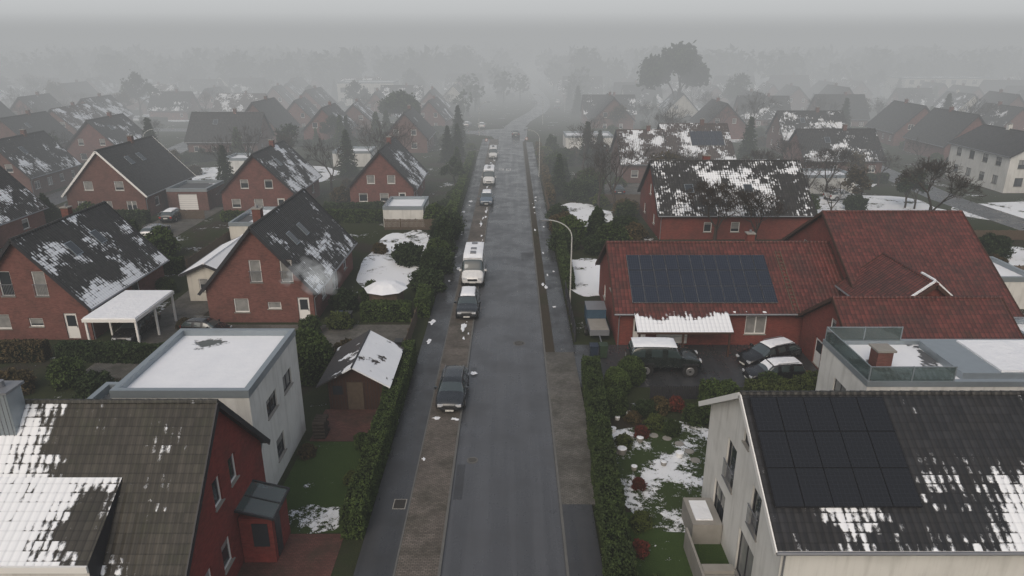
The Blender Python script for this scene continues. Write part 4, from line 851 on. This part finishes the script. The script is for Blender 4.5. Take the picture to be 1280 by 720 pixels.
# ------------------------------------------------------------------ fog : homogeneous volumes butted end to end, their glow stands in for scattered light
def fogmat(name,dens,rad,c=(0.965,0.988,1.0)):  # emission puts in the light that fog and steam would scatter
    m=bpy.data.materials.new(name); m.use_nodes=True; t=m.node_tree; t.nodes.clear()
    out=t.nodes.new('ShaderNodeOutputMaterial'); ad=t.nodes.new('ShaderNodeAddShader'); ab=t.nodes.new('ShaderNodeVolumeAbsorption'); em=t.nodes.new('ShaderNodeEmission')
    ab.inputs['Color'].default_value=(0,0,0,1); ab.inputs['Density'].default_value=dens; em.inputs['Color'].default_value=(*c,1); em.inputs['Strength'].default_value=dens*rad
    t.links.new(ab.outputs[0],ad.inputs[0]);t.links.new(em.outputs[0],ad.inputs[1]);t.links.new(ad.outputs[0],out.inputs['Volume'])
    try: m.cycles.emission_sampling='NONE'
    except Exception: pass
    return m
def fogbox(x0,x1,y0,y1,z0,z1,m,name='fog_bank'):
    mb=MB(); mb.box(x0,x1,y0,y1,z0,z1,m); return mb.build(name)
fogbox(-1450,1450,-180,79.99,-3,28,fogmat('haze',0.0009,0.42))
fogbox(-1440,1440,80.01,170,-3,28,fogmat('fog_mid',0.0050,0.41))
fogbox(-1430,1430,170.02,2680,-3,28,fogmat('fog_far',0.0110,0.41))
fogbox(-1445,1445,-175,2695,28.02,90,fogmat('fog_upper',0.0050,0.60))  # brighter glow added up here to lighten the sky above the horizon
st=fogmat('steam',0.18,0.60)
e=empty('steam_plume',-17.0,52.4)
rg=random.Random(4)
for i in range(7):
    t_=i/6; r=.4+.7*t_
    cx=-.9+t_*3.2+rg.uniform(-.3,.3); cy=-.1-t_*.8; cz=4.2+rg.uniform(-.5,.5)+.9*math.sin(t_*3)
    pm=bpy.data.meshes.new('puff')
    b=bmesh.new(); bmesh.ops.create_icosphere(b,subdivisions=3,radius=1.0)
    for v in b.verts: v.co=Vector((v.co.x*r*1.2,v.co.y*r*.9,v.co.z*r*.75))*(1+.8*mnoise.noise(v.co*1.5+Vector((i*3,0,0))))
    b.to_mesh(pm); b.free(); pm.materials.append(st)
    o=bpy.data.objects.new('puff',pm); COL.objects.link(o); o.parent=e; o.location=(cx,cy,cz)
# ------------------------------------------------------------------ world, sun, camera
w=bpy.data.worlds.new('World'); scn.world=w; w.use_nodes=True; nt=w.node_tree; bg=nt.nodes['Background']
sk=nt.nodes.new('ShaderNodeTexSky'); sk.sky_type='NISHITA'; sk.sun_disc=False; sk.sun_elevation=math.radians(38); sk.sun_rotation=math.radians(200); sk.dust_density=8; sk.air_density=1.0; sk.ozone_density=0.6
nt.links.new(sk.outputs[0],bg.inputs[0]); bg.inputs[1].default_value=0.12
sd=bpy.data.lights.new('sun','SUN'); sd.energy=1.05; sd.angle=math.radians(40); sd.color=(1,.97,.93); so=bpy.data.objects.new('sun',sd); COL.objects.link(so)
el=math.radians(38); az=math.radians(200)
dirv=Vector((math.sin(az)*math.cos(el),math.cos(az)*math.cos(el),math.sin(el)))
so.rotation_euler=(-dirv).to_track_quat('-Z','Y').to_euler(); so.location=(0,0,120)
cd=bpy.data.cameras.new('camera'); cd.sensor_width=36; cd.lens=865/1280*36; cd.clip_end=5000; co=bpy.data.objects.new('camera',cd); COL.objects.link(co)
co.location=(0,0,22); co.rotation_euler=(math.radians(90-19.7),0,0); scn.camera=co
scn.view_settings.view_transform='Standard'; scn.view_settings.look='None'; scn.view_settings.exposure=0
print('objects',len(bpy.data.objects))
